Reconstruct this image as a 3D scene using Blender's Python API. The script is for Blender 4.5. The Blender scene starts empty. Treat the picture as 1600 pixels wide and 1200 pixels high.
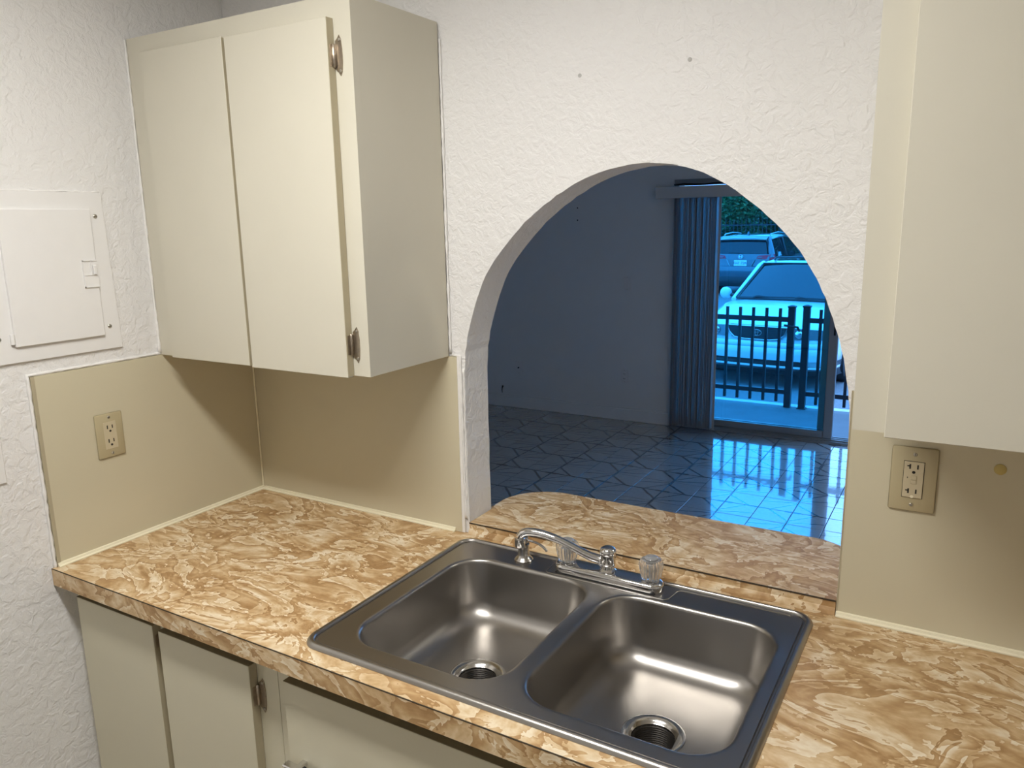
import bpy, bmesh, math, random
from mathutils import Vector, Matrix
random.seed(7)
S = bpy.context.scene
COL = S.collection
PI = math.pi
H = 0.914                      # worktop height above the floor

# ------------------------------------------------------------------ camera
cam = bpy.data.cameras.new('camera')
cam.sensor_width = 36.0
cam.lens = 1211.96 / 1600 * 36.0
cam.clip_start = 0.02
camo = bpy.data.objects.new('camera', cam)
COL.objects.link(camo)
camo.location = (1.82868, -1.56371, 0.78693 + H)
camo.rotation_euler = (1.364378, 0.018659, 0.533306)
S.camera = camo

# ------------------------------------------------------------------ world / exposure
w = bpy.data.worlds.new('sky')
S.world = w
w.use_nodes = True
bg = w.node_tree.nodes['Background']
bg.inputs[0].default_value = (0.16, 0.43, 1.0, 1)     # daylight seen with the white balance set for the warm kitchen lamp
bg.inputs[1].default_value = 6.2
S.view_settings.view_transform = 'Standard'
S.view_settings.look = 'None'
S.view_settings.exposure = -0.06
S.view_settings.gamma = 1.0
S.view_settings.use_curve_mapping = False
LAMP = 66.0

# ------------------------------------------------------------------ materials
def new_mat(name):
    m = bpy.data.materials.new(name)
    m.use_nodes = True
    nt = m.node_tree
    return m, nt, nt.nodes['Principled BSDF']

def nd(nt, typ, **kw):
    n = nt.nodes.new(typ)
    for k, v in kw.items():
        if k.startswith('i_'):
            n.inputs[k[2:].replace('_', ' ')].default_value = v
        else:
            setattr(n, k, v)
    return n

def plain(name, col, rough=0.5, metal=0.0, noise=0.0, nscale=20.0, bump=0.0, bscale=200.0, coat=0.0, spec=0.5):
    m, nt, b = new_mat(name)
    b.inputs['Base Color'].default_value = (*col, 1)
    b.inputs['Roughness'].default_value = rough
    b.inputs['Metallic'].default_value = metal
    b.inputs['Coat Weight'].default_value = coat
    b.inputs['Specular IOR Level'].default_value = spec
    tc = nd(nt, 'ShaderNodeNewGeometry')
    if noise:
        n = nd(nt, 'ShaderNodeTexNoise', i_Scale=nscale, i_Detail=4.0)
        nt.links.new(tc.outputs['Position'], n.inputs['Vector'])
        r = nd(nt, 'ShaderNodeMixRGB', blend_type='MIX')
        r.inputs[1].default_value = (*[c * (1 - noise) for c in col], 1)
        r.inputs[2].default_value = (*[min(1, c * (1 + noise)) for c in col], 1)
        nt.links.new(n.outputs['Fac'], r.inputs[0])
        nt.links.new(r.outputs[0], b.inputs['Base Color'])
    if bump:
        n2 = nd(nt, 'ShaderNodeTexNoise', i_Scale=bscale, i_Detail=3.0)
        nt.links.new(tc.outputs['Position'], n2.inputs['Vector'])
        bp = nd(nt, 'ShaderNodeBump', i_Strength=bump, i_Distance=0.001)
        nt.links.new(n2.outputs['Fac'], bp.inputs['Height'])
        nt.links.new(bp.outputs[0], b.inputs['Normal'])
    return m

def plaster(name, col, strength=0.5, dist=0.003):
    """hand-knocked white plaster: soft islands with raised rims"""
    m, nt, b = new_mat(name)
    b.inputs['Base Color'].default_value = (*col, 1)
    b.inputs['Roughness'].default_value = 0.55
    b.inputs['Specular IOR Level'].default_value = 0.35
    g = nd(nt, 'ShaderNodeNewGeometry')
    n1 = nd(nt, 'ShaderNodeTexNoise', i_Scale=42.0, i_Detail=5.0, i_Roughness=0.58, i_Distortion=0.6)
    n2 = nd(nt, 'ShaderNodeTexNoise', i_Scale=120.0, i_Detail=3.0, i_Distortion=0.5)
    nt.links.new(g.outputs['Position'], n1.inputs['Vector'])
    nt.links.new(g.outputs['Position'], n2.inputs['Vector'])
    r1 = nd(nt, 'ShaderNodeValToRGB')
    r1.color_ramp.elements[0].position = 0.40
    r1.color_ramp.elements[1].position = 0.58
    nt.links.new(n1.outputs['Fac'], r1.inputs[0])
    a = nd(nt, 'ShaderNodeMath', operation='MULTIPLY_ADD')
    a.inputs[1].default_value = 0.7
    nt.links.new(n2.outputs['Fac'], a.inputs[0])
    nt.links.new(r1.outputs[0], a.inputs[2])
    bp = nd(nt, 'ShaderNodeBump', i_Strength=strength, i_Distance=dist)
    nt.links.new(a.outputs[0], bp.inputs['Height'])
    nt.links.new(bp.outputs[0], b.inputs['Normal'])
    return m

def marble_laminate(name):
    """tan and cream marbled laminate: overlapping brushed flakes, sharp on one side and fading on the other"""
    m, nt, b = new_mat(name)
    b.inputs['Roughness'].default_value = 0.42
    b.inputs['Specular IOR Level'].default_value = 0.4
    g = nd(nt, 'ShaderNodeNewGeometry')
    mp = nd(nt, 'ShaderNodeMapping')
    mp.inputs['Rotation'].default_value = (0.5, 0.35, 0.45)
    mp.inputs['Scale'].default_value = (0.8, 1.35, 1.1)
    nt.links.new(g.outputs['Position'], mp.inputs[0])
    def ma(op, a, c=0.0):
        n = nd(nt, 'ShaderNodeMath', operation=op)
        for i, v in enumerate((a, c)):
            if isinstance(v, (int, float)): n.inputs[i].default_value = v
            else: nt.links.new(v, n.inputs[i])
        return n.outputs[0]
    def noise(scale, det, rough, dist, off):
        o = nd(nt, 'ShaderNodeVectorMath', operation='ADD'); o.inputs[1].default_value = off
        nt.links.new(mp.outputs[0], o.inputs[0])
        n = nd(nt, 'ShaderNodeTexNoise', i_Scale=scale, i_Detail=det, i_Roughness=rough, i_Distortion=dist)
        nt.links.new(o.outputs[0], n.inputs['Vector'])
        return n.outputs['Fac']
    a1 = noise(5.2, 5.0, 0.58, 0.8, (0, 0, 0))
    a2 = noise(13.0, 4.0, 0.55, 0.7, (3.1, 7.7, 1.3))
    a3 = noise(11.0, 3.0, 0.5, 0.4, (9.1, 2.2, 4.4))
    a4 = noise(70.0, 4.0, 0.6, 1.0, (5.5, 1.1, 8.8))
    s1 = ma('FRACT', ma('MULTIPLY', a1, 8.0))
    s2 = ma('FRACT', ma('MULTIPLY', a2, 4.5))
    t = ma('ADD', ma('ADD', ma('MULTIPLY', s1, 0.38), ma('MULTIPLY', s2, 0.26)), ma('ADD', ma('MULTIPLY', a3, 0.50), ma('MULTIPLY', a4, 0.16)))
    ramp = nd(nt, 'ShaderNodeValToRGB')
    cr = ramp.color_ramp
    stops = [(0.36, (0.37, 0.215, 0.09)), (0.50, (0.46, 0.285, 0.13)), (0.60, (0.545, 0.365, 0.185)), (0.70, (0.635, 0.46, 0.26)), (0.80, (0.715, 0.565, 0.365)), (0.93, (0.80, 0.69, 0.51))]
    cr.elements[0].position, cr.elements[0].color = stops[0][0], (*stops[0][1], 1)
    cr.elements[1].position, cr.elements[1].color = stops[-1][0], (*stops[-1][1], 1)
    for p, c in stops[1:-1]:
        e = cr.elements.new(p); e.color = (*c, 1)
    nt.links.new(t, ramp.inputs[0])
    nt.links.new(ramp.outputs[0], b.inputs['Base Color'])
    return m

def steel(name, col, rough, stretch=(1, 30, 30), amt=0.12):
    m, nt, b = new_mat(name)
    b.inputs['Metallic'].default_value = 1.0
    b.inputs['Base Color'].default_value = (*col, 1)
    g = nd(nt, 'ShaderNodeNewGeometry')
    mp = nd(nt, 'ShaderNodeMapping')
    mp.inputs['Scale'].default_value = stretch
    nt.links.new(g.outputs['Position'], mp.inputs[0])
    n = nd(nt, 'ShaderNodeTexNoise', i_Scale=30.0, i_Detail=5.0)
    nt.links.new(mp.outputs[0], n.inputs['Vector'])
    n2 = nd(nt, 'ShaderNodeTexNoise', i_Scale=14.0, i_Detail=4.0)
    nt.links.new(g.outputs['Position'], n2.inputs['Vector'])
    av = nd(nt, 'ShaderNodeMath', operation='ADD')
    nt.links.new(n.outputs['Fac'], av.inputs[0]); nt.links.new(n2.outputs['Fac'], av.inputs[1])
    mr = nd(nt, 'ShaderNodeMapRange', i_From_Min=0.6, i_From_Max=1.4, i_To_Min=rough - amt / 2, i_To_Max=rough + amt / 2)
    nt.links.new(av.outputs[0], mr.inputs[0])
    nt.links.new(mr.outputs[0], b.inputs['Roughness'])
    return m

def window_glass(name, tint, rough=0.0, ior=1.5):
    m = bpy.data.materials.new(name); m.use_nodes = True
    nt = m.node_tree; nt.nodes.clear()
    out = nd(nt, 'ShaderNodeOutputMaterial')
    tr = nd(nt, 'ShaderNodeBsdfTransparent'); tr.inputs[0].default_value = (*tint, 1)
    gl = nd(nt, 'ShaderNodeBsdfGlossy'); gl.inputs['Roughness'].default_value = rough
    fr = nd(nt, 'ShaderNodeFresnel'); fr.inputs[0].default_value = ior
    mx = nd(nt, 'ShaderNodeMixShader')
    nt.links.new(fr.outputs[0], mx.inputs[0]); nt.links.new(tr.outputs[0], mx.inputs[1]); nt.links.new(gl.outputs[0], mx.inputs[2])
    nt.links.new(mx.outputs[0], out.inputs[0])
    return m

TX, TY, TX0, TY0 = 0.1995, 0.195, 0.635, 2.763      # tile pitch and one joint crossing

def printed_tile(name):
    """pale glazed tile with a printed net of dark lines that repeats every two tiles"""
    m, nt, b = new_mat(name)
    g = nd(nt, 'ShaderNodeNewGeometry')
    sx = nd(nt, 'ShaderNodeSeparateXYZ')
    nt.links.new(g.outputs['Position'], sx.inputs[0])
    def ma(op, a, c=0.0, d=None):
        n = nd(nt, 'ShaderNodeMath', operation=op)
        for i, v in enumerate((a, c, d)):
            if v is None: continue
            if isinstance(v, (int, float)): n.inputs[i].default_value = v
            else: nt.links.new(v, n.inputs[i])
        return n.outputs[0]
    def per(o, o0, p):   # -> [0,2)
        q = ma('DIVIDE', ma('SUBTRACT', o, o0), p)
        return ma('FLOORED_MODULO', q, 2.0)
    wn = nd(nt, 'ShaderNodeTexNoise', i_Scale=22.0, i_Detail=2.0)
    nt.links.new(g.outputs['Position'], wn.inputs['Vector'])
    wob = ma('MULTIPLY', ma('SUBTRACT', wn.outputs['Fac'], 0.5), 0.09)
    u = ma('ADD', per(sx.outputs[0], TX0, TX), 0.0)
    v = ma('ADD', per(sx.outputs[1], TY0, TY), wob)
    def seg(x0, y0, x1, y1, wd):
        dx, dy = x1 - x0, y1 - y0
        L2 = dx * dx + dy * dy
        px, py = ma('SUBTRACT', u, x0), ma('SUBTRACT', v, y0)
        t = ma('DIVIDE', ma('ADD', ma('MULTIPLY', px, dx), ma('MULTIPLY', py, dy)), L2)
        t = ma('MINIMUM', ma('MAXIMUM', t, 0.0), 1.0)
        ex = ma('SUBTRACT', px, ma('MULTIPLY', t, dx)); ey = ma('SUBTRACT', py, ma('MULTIPLY', t, dy))
        d = ma('SQRT', ma('ADD', ma('MULTIPLY', ex, ex), ma('MULTIPLY', ey, ey)))
        n = nd(nt, 'ShaderNodeMapRange', i_From_Min=wd * 0.55, i_From_Max=wd * 1.25, i_To_Min=1.0, i_To_Max=0.0)
        nt.links.new(d, n.inputs[0])
        return n.outputs[0]
    segs = []
    B, T = 0.038, 0.024
    # bold broken line  (node) -> flat -> (node)
    segs += [seg(0, 1.70, .74, 1.0, B), seg(.74, 1.0, 1.32, 1.0, B), seg(1.32, 1.0, 2, .22, B)]
    # bold stems at the nodes
    for uu in (0, 2):
        segs += [seg(uu, 0, uu, .24, .045), seg(uu, 1.74, uu, 2.0, .045), seg(uu, 0, uu, 2, T)]
        segs += [seg(uu - .17, 1.0, uu + .17, 1.0, .07)]
    # thin rays
    segs += [seg(.1, 1.0, .74, 1.0, T), seg(1.32, 1.0, 1.9, 1.0, T), seg(1.36, 1.0, 2, 1.80, T), seg(0, .22, .66, 1.0, T),
             seg(0, .12, 1.0, 0.42, T), seg(1.0, 1.6, 2.0, 1.88, T)]
    acc = segs[0]
    for s_ in segs[1:]:
        acc = ma('MAXIMUM', acc, s_)
    n = nd(nt, 'ShaderNodeTexNoise', i_Scale=40.0, i_Detail=5.0)
    nt.links.new(g.outputs['Position'], n.inputs['Vector'])
    base = nd(nt, 'ShaderNodeMixRGB')
    base.inputs[1].default_value = (0.34, 0.325, 0.30, 1); base.inputs[2].default_value = (0.43, 0.41, 0.38, 1)
    nt.links.new(n.outputs['Fac'], base.inputs[0])
    mx = nd(nt, 'ShaderNodeMixRGB')
    nt.links.new(acc, mx.inputs[0]); nt.links.new(base.outputs[0], mx.inputs[1])
    mx.inputs[2].default_value = (0.022, 0.016, 0.013, 1)
    nt.links.new(mx.outputs[0], b.inputs['Base Color'])
    b.inputs['Roughness'].default_value = 0.16
    b.inputs['Coat Weight'].default_value = 1.0
    b.inputs['Coat Roughness'].default_value = 0.03
    b.inputs['Coat IOR'].default_value = 1.95
    nb = nd(nt, 'ShaderNodeTexNoise', i_Scale=9.0, i_Detail=2.0)
    nt.links.new(g.outputs['Position'], nb.inputs['Vector'])
    bp = nd(nt, 'ShaderNodeBump', i_Strength=0.12, i_Distance=0.004)
    nt.links.new(nb.outputs['Fac'], bp.inputs['Height'])
    nt.links.new(bp.outputs[0], b.inputs['Coat Normal'])
    return m

def emitter(name, col, strength):
    m = bpy.data.materials.new(name); m.use_nodes = True
    nt = m.node_tree; nt.nodes.clear()
    out = nd(nt, 'ShaderNodeOutputMaterial'); e = nd(nt, 'ShaderNodeEmission')
    e.inputs[0].default_value = (*col, 1); e.inputs[1].default_value = strength
    nt.links.new(e.outputs[0], out.inputs[0])
    return m

def acrylic(name):
    m, nt, b = new_mat(name)
    b.inputs['Base Color'].default_value = (0.97, 0.96, 0.93, 1)
    b.inputs['Transmission Weight'].default_value = 0.86
    b.inputs['Roughness'].default_value = 0.08
    b.inputs['IOR'].default_value = 1.49
    return m

def leafy(name, c1, c2):
    m, nt, b = new_mat(name)
    b.inputs['Roughness'].default_value = 0.45
    g = nd(nt, 'ShaderNodeNewGeometry')
    r = nd(nt, 'ShaderNodeMixRGB')
    r.inputs[1].default_value = (*c1, 1); r.inputs[2].default_value = (*c2, 1)
    nt.links.new(g.outputs['Random Per Island'], r.inputs[0])
    nt.links.new(r.outputs[0], b.inputs['Base Color'])
    return m

M = dict(
    plaster=plaster('white_plaster', (0.80, 0.785, 0.765)),
    plaster_soft=plaster('white_plaster_reveal', (0.80, 0.785, 0.765), 0.45, 0.003),
    living=plain('pale_living_paint', (0.82, 0.82, 0.80), 0.7, bump=0.15, bscale=90),
    ceiling=plain('ceiling_paint', (0.88, 0.875, 0.86), 0.8, bump=0.2, bscale=120),
    cream=plain('cream_laminate', (0.62, 0.585, 0.48), 0.42, noise=0.025, nscale=9, bump=0.05, bscale=300),
    cream_base=plain('cream_laminate_base', (0.65, 0.61, 0.465), 0.42, noise=0.025, nscale=9, bump=0.05, bscale=300),
    edge=plain('cream_edge_band', (0.43, 0.375, 0.255), 0.5, noise=0.06, nscale=40),
    edge_dark=plain('shaded_edge_band', (0.20, 0.165, 0.095), 0.6, noise=0.2, nscale=40),  # darkened laminate edge: shade under the worktop put into the colour
    splash=plain('beige_splash_laminate', (0.60, 0.545, 0.39), 0.5, noise=0.03, nscale=6),
    ivory=plain('ivory_plastic_trim', (0.86, 0.80, 0.60), 0.4, noise=0.04, nscale=60),
    caulk=plain('white_caulk', (0.82, 0.80, 0.77), 0.5, noise=0.08, nscale=80, bump=0.6, bscale=120),
    marble=marble_laminate('tan_marbled_laminate'),
    dark_seam=plain('dark_seam', (0.05, 0.035, 0.02), 0.7),
    steel=steel('brushed_steel', (0.385, 0.365, 0.34), 0.32, amt=0.05),
    steel_dark=plain('drain_dark', (0.05, 0.045, 0.04), 0.4, metal=0.8),
    flange=plain('drain_flange', (0.55, 0.53, 0.50), 0.2, metal=1.0),
    chrome=plain('chrome', (0.72, 0.71, 0.70), 0.09, metal=1.0),
    nickel=steel('brushed_nickel', (0.50, 0.48, 0.45), 0.25),
    acrylic=acrylic('clear_acrylic'),
    hinge=plain('aged_hinge_metal', (0.42, 0.36, 0.29), 0.33, metal=1.0, noise=0.25, nscale=120),
    almond=plain('almond_plastic', (0.47, 0.40, 0.245), 0.35),
    almond_l=plain('almond_plastic_light', (0.58, 0.50, 0.335), 0.35),
    slot=plain('socket_slot_black', (0.012, 0.01, 0.009), 0.6),
    screw=plain('screw_metal', (0.45, 0.42, 0.36), 0.35, metal=0.9),
    painted=plain('white_painted_metal', (0.80, 0.785, 0.765), 0.42, noise=0.02, nscale=30, bump=0.12, bscale=120),
    yellow=plain('yellow_cap', (0.50, 0.39, 0.13), 0.4),
    tile=printed_tile('printed_floor_tile'),
    grout=plain('dark_grout', (0.05, 0.042, 0.036), 0.8),
    kfloor=plain('kitchen_floor_vinyl', (0.42, 0.36, 0.28), 0.5, noise=0.2, nscale=15),
    alu=plain('grey_aluminium', (0.40, 0.39, 0.37), 0.35, metal=0.7),
    glass=window_glass('tinted_door_glass', (0.62, 0.92, 0.98)),
    black=plain('black_plastic', (0.012, 0.012, 0.013), 0.35),
    vane=plain('grey_vinyl_vane', (0.50, 0.49, 0.47), 0.5),
    valance=plain('valance_fabric_white', (0.62, 0.60, 0.57), 0.6),
    slab=plain('patio_concrete', (0.15, 0.155, 0.155), 0.75, noise=0.2, nscale=5, bump=0.3, bscale=60),
    curb=plain('curb_concrete', (0.62, 0.62, 0.60), 0.8, noise=0.25, nscale=14),
    asphalt=plain('asphalt', (0.16, 0.16, 0.16), 0.9, noise=0.45, nscale=45, bump=0.5, bscale=90),
    fence=plain('black_fence_paint', (0.012, 0.012, 0.016), 0.4),
    car_white=plain('pearl_white_car_paint', (0.66, 0.67, 0.66), 0.3, coat=0.6),
    car_black=plain('black_car_paint', (0.012, 0.013, 0.015), 0.2, coat=1.0),
    car_grey=plain('blue_grey_car_paint', (0.075, 0.09, 0.105), 0.25, metal=0.2, coat=1.0),
    car_glass=plain('dark_car_glass', (0.012, 0.018, 0.022), 0.03, spec=0.45),
    rubber=plain('tyre_rubber', (0.015, 0.015, 0.015), 0.8),
    trimblack=plain('black_car_trim', (0.02, 0.02, 0.022), 0.45),
    lens=plain('clear_lamp_lens', (0.14, 0.16, 0.165), 0.12, spec=0.6),
    red=plain('red_lamp_lens', (0.95, 0.05, 0.07), 0.3),
    plate=plain('licence_plate', (0.70, 0.72, 0.72), 0.4),
    plate_ink=plain('plate_ink', (0.03, 0.10, 0.07), 0.5),
    bark=plain('bark', (0.11, 0.08, 0.055), 0.9, noise=0.4, nscale=12),
    leaf1=leafy('dark_green_leaf', (0.015, 0.06, 0.012), (0.13, 0.22, 0.07)),
    leaf2=leafy('silver_green_leaf', (0.05, 0.09, 0.05), (0.36, 0.40, 0.32)),
    lampbox=plain('white_lamp_housing', (0.8, 0.8, 0.78), 0.4),
    fill_diffuser=emitter('fill_lamp_diffuser', (1.0, 0.96, 0.84), 42.0),  # glow of the added fill lamp
    diffuser=emitter('lamp_diffuser', (1.0, 0.985, 0.955), LAMP),
)

# ------------------------------------------------------------------ mesh helpers
def tag(o, label=None, cat=None, group=None, kind=None):
    if label: o['label'] = label
    if cat: o['category'] = cat
    if group: o['group'] = group
    if kind: o['kind'] = kind
    return o

def thing(name, label, cat, loc=(0, 0, 0), rotz=0.0, group=None):
    o = bpy.data.objects.new(name, None)
    COL.objects.link(o); o.location = loc; o.rotation_euler = (0, 0, rotz); o.empty_display_size = 0.05
    return tag(o, label, cat, group)

def obj(name, bm, mat, parent=None, smooth=False, world=True):
    """link bm as one mesh object; coordinates are world ones when world is True and the parent is an Empty with a location"""
    me = bpy.data.meshes.new(name)
    bmesh.ops.recalc_face_normals(bm, faces=bm.faces[:])
    bm.to_mesh(me); bm.free()
    for m in (mat if isinstance(mat, (list, tuple)) else [mat]):
        me.materials.append(m)
    if smooth:
        me.polygons.foreach_set('use_smooth', [True] * len(me.polygons))
        if smooth is not True:
            me.set_sharp_from_angle(angle=math.radians(smooth))
    o = bpy.data.objects.new(name, me)
    COL.objects.link(o)
    if parent is not None:
        o.parent = parent
        if world:
            p, off = parent, Vector((0, 0, 0))
            while p is not None:
                off += p.location; p = p.parent
            if off.length: o.data.transform(Matrix.Translation(-off))
    return o

def BM(): return bmesh.new()

def box(bm, x0, x1, y0, y1, z0, z1, bev=0.0, seg=1):
    vs = [bm.verts.new(p) for p in ((x0, y0, z0), (x1, y0, z0), (x1, y1, z0), (x0, y1, z0), (x0, y0, z1), (x1, y0, z1), (x1, y1, z1), (x0, y1, z1))]
    fs = [bm.faces.new([vs[i] for i in f]) for f in ((0, 3, 2, 1), (4, 5, 6, 7), (0, 1, 5, 4), (1, 2, 6, 5), (2, 3, 7, 6), (3, 0, 4, 7))]
    if bev:
        es = list({e for f in fs for e in f.edges})
        bmesh.ops.bevel(bm, geom=es, offset=bev, segments=seg, affect='EDGES', profile=0.5)
    return bm

def bx(*a, **k): return box(BM(), *a, **k)

def frame_of(d):
    d = d.normalized()
    up = Vector((0, 0, 1)) if abs(d.z) < 0.9 else Vector((1, 0, 0))
    s = d.cross(up).normalized()
    return s, s.cross(d).normalized()

def tube(bm, pts, r, n=8, cap=True, closed=False):
    pts = [Vector(p) for p in pts]
    rs = r if isinstance(r, (list, tuple)) else [r] * len(pts)
    rings = []
    prev = None
    for i, p in enumerate(pts):
        if closed: d = pts[(i + 1) % len(pts)] - pts[i - 1]
        else: d = pts[min(i + 1, len(pts) - 1)] - pts[max(i - 1, 0)]
        d.normalize()
        if prev is None: s, t = frame_of(d)
        else:
            s = prev - d * prev.dot(d)
            s.normalize(); t = d.cross(s) * -1
        prev = s
        t = s.cross(d).normalized()
        rings.append([bm.verts.new(p + (s * math.cos(a) + t * math.sin(a)) * rs[i]) for a in [2 * PI * k / n for k in range(n)]])
    m = len(rings)
    for i in range(m if closed else m - 1):
        A, B_ = rings[i], rings[(i + 1) % m]
        for k in range(n):
            bm.faces.new((A[k], A[(k + 1) % n], B_[(k + 1) % n], B_[k]))
    if cap and not closed:
        bm.faces.new(rings[0][::-1]); bm.faces.new(rings[-1])
    return bm

def lathe(bm, prof, c=(0, 0, 0), n=24, axis='Z', flute=0.0, nf=0, cap=True):
    """prof: list of (radius, height)"""
    rings = []
    for r, h in prof:
        ring = []
        for k in range(n):
            a = 2 * PI * k / n
            rr = r * (1 + (flute * math.cos(nf * a) if nf else 0))
            q = (rr * math.cos(a), rr * math.sin(a), h)
            if axis == 'Y': q = (q[0], q[2], q[1])
            if axis == 'X': q = (q[2], q[0], q[1])
            ring.append(bm.verts.new((c[0] + q[0], c[1] + q[1], c[2] + q[2])))
        rings.append(ring)
    for A, B_ in zip(rings, rings[1:]):
        for k in range(n):
            bm.faces.new((A[k], A[(k + 1) % n], B_[(k + 1) % n], B_[k]))
    if cap:
        bm.faces.new(rings[0][::-1]); bm.faces.new(rings[-1])
    return bm

def prism(bm, poly, axis, a0, a1):
    """extrude a 2-D outline along an axis"""
    def P(p, t):
        if axis == 'Z': return (p[0], p[1], t)
        if axis == 'Y': return (p[0], t, p[1])
        return (t, p[0], p[1])
    A = [bm.verts.new(P(p, a0)) for p in poly]; B_ = [bm.verts.new(P(p, a1)) for p in poly]
    n = len(poly)
    bm.faces.new(A); bm.faces.new(B_[::-1])
    for i in range(n):
        bm.faces.new((A[i], A[(i + 1) % n], B_[(i + 1) % n], B_[i]))
    return bm

def rrect(x0, x1, y0, y1, r, n=8):
    pts = []
    for cx, cy, a0 in ((x1 - r, y1 - r, 0), (x0 + r, y1 - r, PI / 2), (x0 + r, y0 + r, PI), (x1 - r, y0 + r, 1.5 * PI)):
        for k in range(n + 1):
            a = a0 + PI / 2 * k / n
            pts.append((cx + r * math.cos(a), cy + r * math.sin(a)))
    return pts

def loft(bm, rings, closed=True, cap0=False, cap1=False):
    R = [[bm.verts.new(p) for p in ring] for ring in rings]
    n = len(R[0])
    for A, B_ in zip(R, R[1:]):
        for k in range(n if closed else n - 1):
            bm.faces.new((A[k], A[(k + 1) % n], B_[(k + 1) % n], B_[k]))
    if cap0: bm.faces.new(R[0][::-1])
    if cap1: bm.faces.new(R[-1])
    return R

def catmull(pts, n=4):
    out = []
    for i in range(len(pts) - 1):
        p0, p1, p2, p3 = pts[max(i - 1, 0)], pts[i], pts[i + 1], pts[min(i + 2, len(pts) - 1)]
        for k in range(n):
            t = k / n
            out.append(tuple(0.5 * ((2 * b) + (c - a) * t + (2 * a - 5 * b + 4 * c - d) * t * t + (-a + 3 * b - 3 * c + d) * t ** 3)
                             for a, b, c, d in zip(p0, p1, p2, p3)))
    out.append(tuple(pts[-1]))
    return out

def struct(name, bm, mat, smooth=False, parent=None):
    o = obj(name, bm, mat, parent, smooth)
    if parent is None: o['kind'] = 'structure'
    return o

# ================================================================== THE SETTING
CEIL = 2.46
XL, XR, YF = -2.7, 3.6, -2.45
XE = 2.72                                 # the arch wall ends here; unseen gap added so warm kitchen light spills into the living room            # living room left, right; kitchen rear wall
YW = 4.52                                 # living room far wall
arch = [(.762, .0), (.761, .22), (.762, .42), (.769, .49), (.795, .586), (.832, .664), (.878, .724), (.939, .784), (1.005, .831), (1.068, .866),
        (1.143, .890), (1.2145, .90), (1.283, .894), (1.349, .874), (1.414, .838), (1.477, .788), (1.527, .737), (1.565, .683), (1.590, .635),
        (1.611, .582), (1.629, .522), (1.641, .46), (1.648, .386), (1.649, .2), (1.649, 0)]
arch = catmull(arch, 4)
_r = random.Random(3)
arch = [(x + (_r.uniform(-.0012, .0012) if 0 < i < len(arch) - 1 else 0), H + z + _r.uniform(-.0008, .0008)) for i, (x, z) in enumerate(arch)]
arch[0] = (.762, H); arch[-1] = (1.649, H)
def arch_wall():
    bm = BM(); y0, y1 = 0.0, 0.105
    def quad(*p): bm.faces.new([bm.verts.new(q) for q in p])
    for y in (y0, y1):
        for xa, xb, za, zb in ((XL, .755, 0, CEIL), (1.656, XE, 0, CEIL)):
            quad((xa, y, za), (xb, y, za), (xb, y, zb), (xa, y, zb))
        quad((.755, y, 0), (1.656, y, 0), (1.656, y, H), (.755, y, H))
        ring = [(.755, H)] + arch + [(1.656, H)]
        top = lambda p: (p[0], CEIL)
        # fan the spandrel in vertical strips
        mid = max(range(len(arch)), key=lambda i: arch[i][1])
        prev = None
        for i in range(len(arch) - 1):
            (xa, za), (xb, zb) = arch[i], arch[i + 1]
            fx = lambda j: .755 + (1.656 - .755) * j / (len(arch) - 1)
            def outer(j):
                t = j / (len(arch) - 1)
                # walk the outer rectangle: up the left edge, along the top, down the right edge
                Lh = CEIL - H; Lw = 1.656 - .755; tot = 2 * Lh + Lw; s = t * tot
                if s <= Lh: return (.755, H + s)
                if s <= Lh + Lw: return (.755 + s - Lh, CEIL)
                return (1.656, CEIL - (s - Lh - Lw))
            a, b = outer(i), outer(i + 1)
            quad((xa, y, za), (xb, y, zb), (b[0], y, b[1]), (a[0], y, a[1]))
            # the two top corners
            for cx in (.755, 1.656):
                if (a[0] == cx) != (b[0] == cx) and (a[1] == CEIL) != (b[1] == CEIL):
                    bm.faces.new([bm.verts.new((q[0], y, q[1])) for q in (a, (cx, CEIL), b)])
    for i in range(len(arch) - 1):
        (xa, za), (xb, zb) = arch[i], arch[i + 1]
        quad((xa, y0, za), (xb, y0, zb), (xb, y1, zb), (xa, y1, za))
    quad((XE, y0, 0), (XE, y1, 0), (XE, y1, CEIL), (XE, y0, CEIL))
    quad((.762, y0, H), (1.649, y0, H), (1.649, y1, H), (.762, y1, H))
    bmesh.ops.remove_doubles(bm, verts=bm.verts[:], dist=0.0004)
    return bm
struct('wall_back', arch_wall(), M['plaster'])
struct('wall_left', bx(-0.12, 0.0, YF, -0.0005, 0, CEIL), M['plaster'])
struct('wall_right', bx(XR, XR + .1, YF, YW, 0, CEIL), M['plaster'])
struct('wall_front', bx(-0.12, XR + .1, YF - .1, YF, 0, CEIL), M['plaster'])
struct('ceiling', bx(XL - .1, XR + .1, YF - .1, YW + .2, CEIL, CEIL + .08), M['ceiling'])
struct('wall_living_left', bx(XL - .1, XL, 0.105, YW + .2, 0, CEIL), M['living'])
# far wall with the opening of the sliding door
DX0, DX1, DZ = -0.272, 2.16, 2.0
bm = BM()
box(bm, XL - .1, DX0, YW, YW + .16, 0, CEIL); box(bm, DX1, XR + .1, YW, YW + .16, 0, CEIL); box(bm, DX0, DX1, YW, YW + .16, DZ, CEIL)
struct('wall_far', bm, M['living'])
struct('baseboard_far', box(BM(), XL, DX0 - .0, YW - .014, YW - .0005, 0.0005, 0.102, .004), M['living'])
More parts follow.
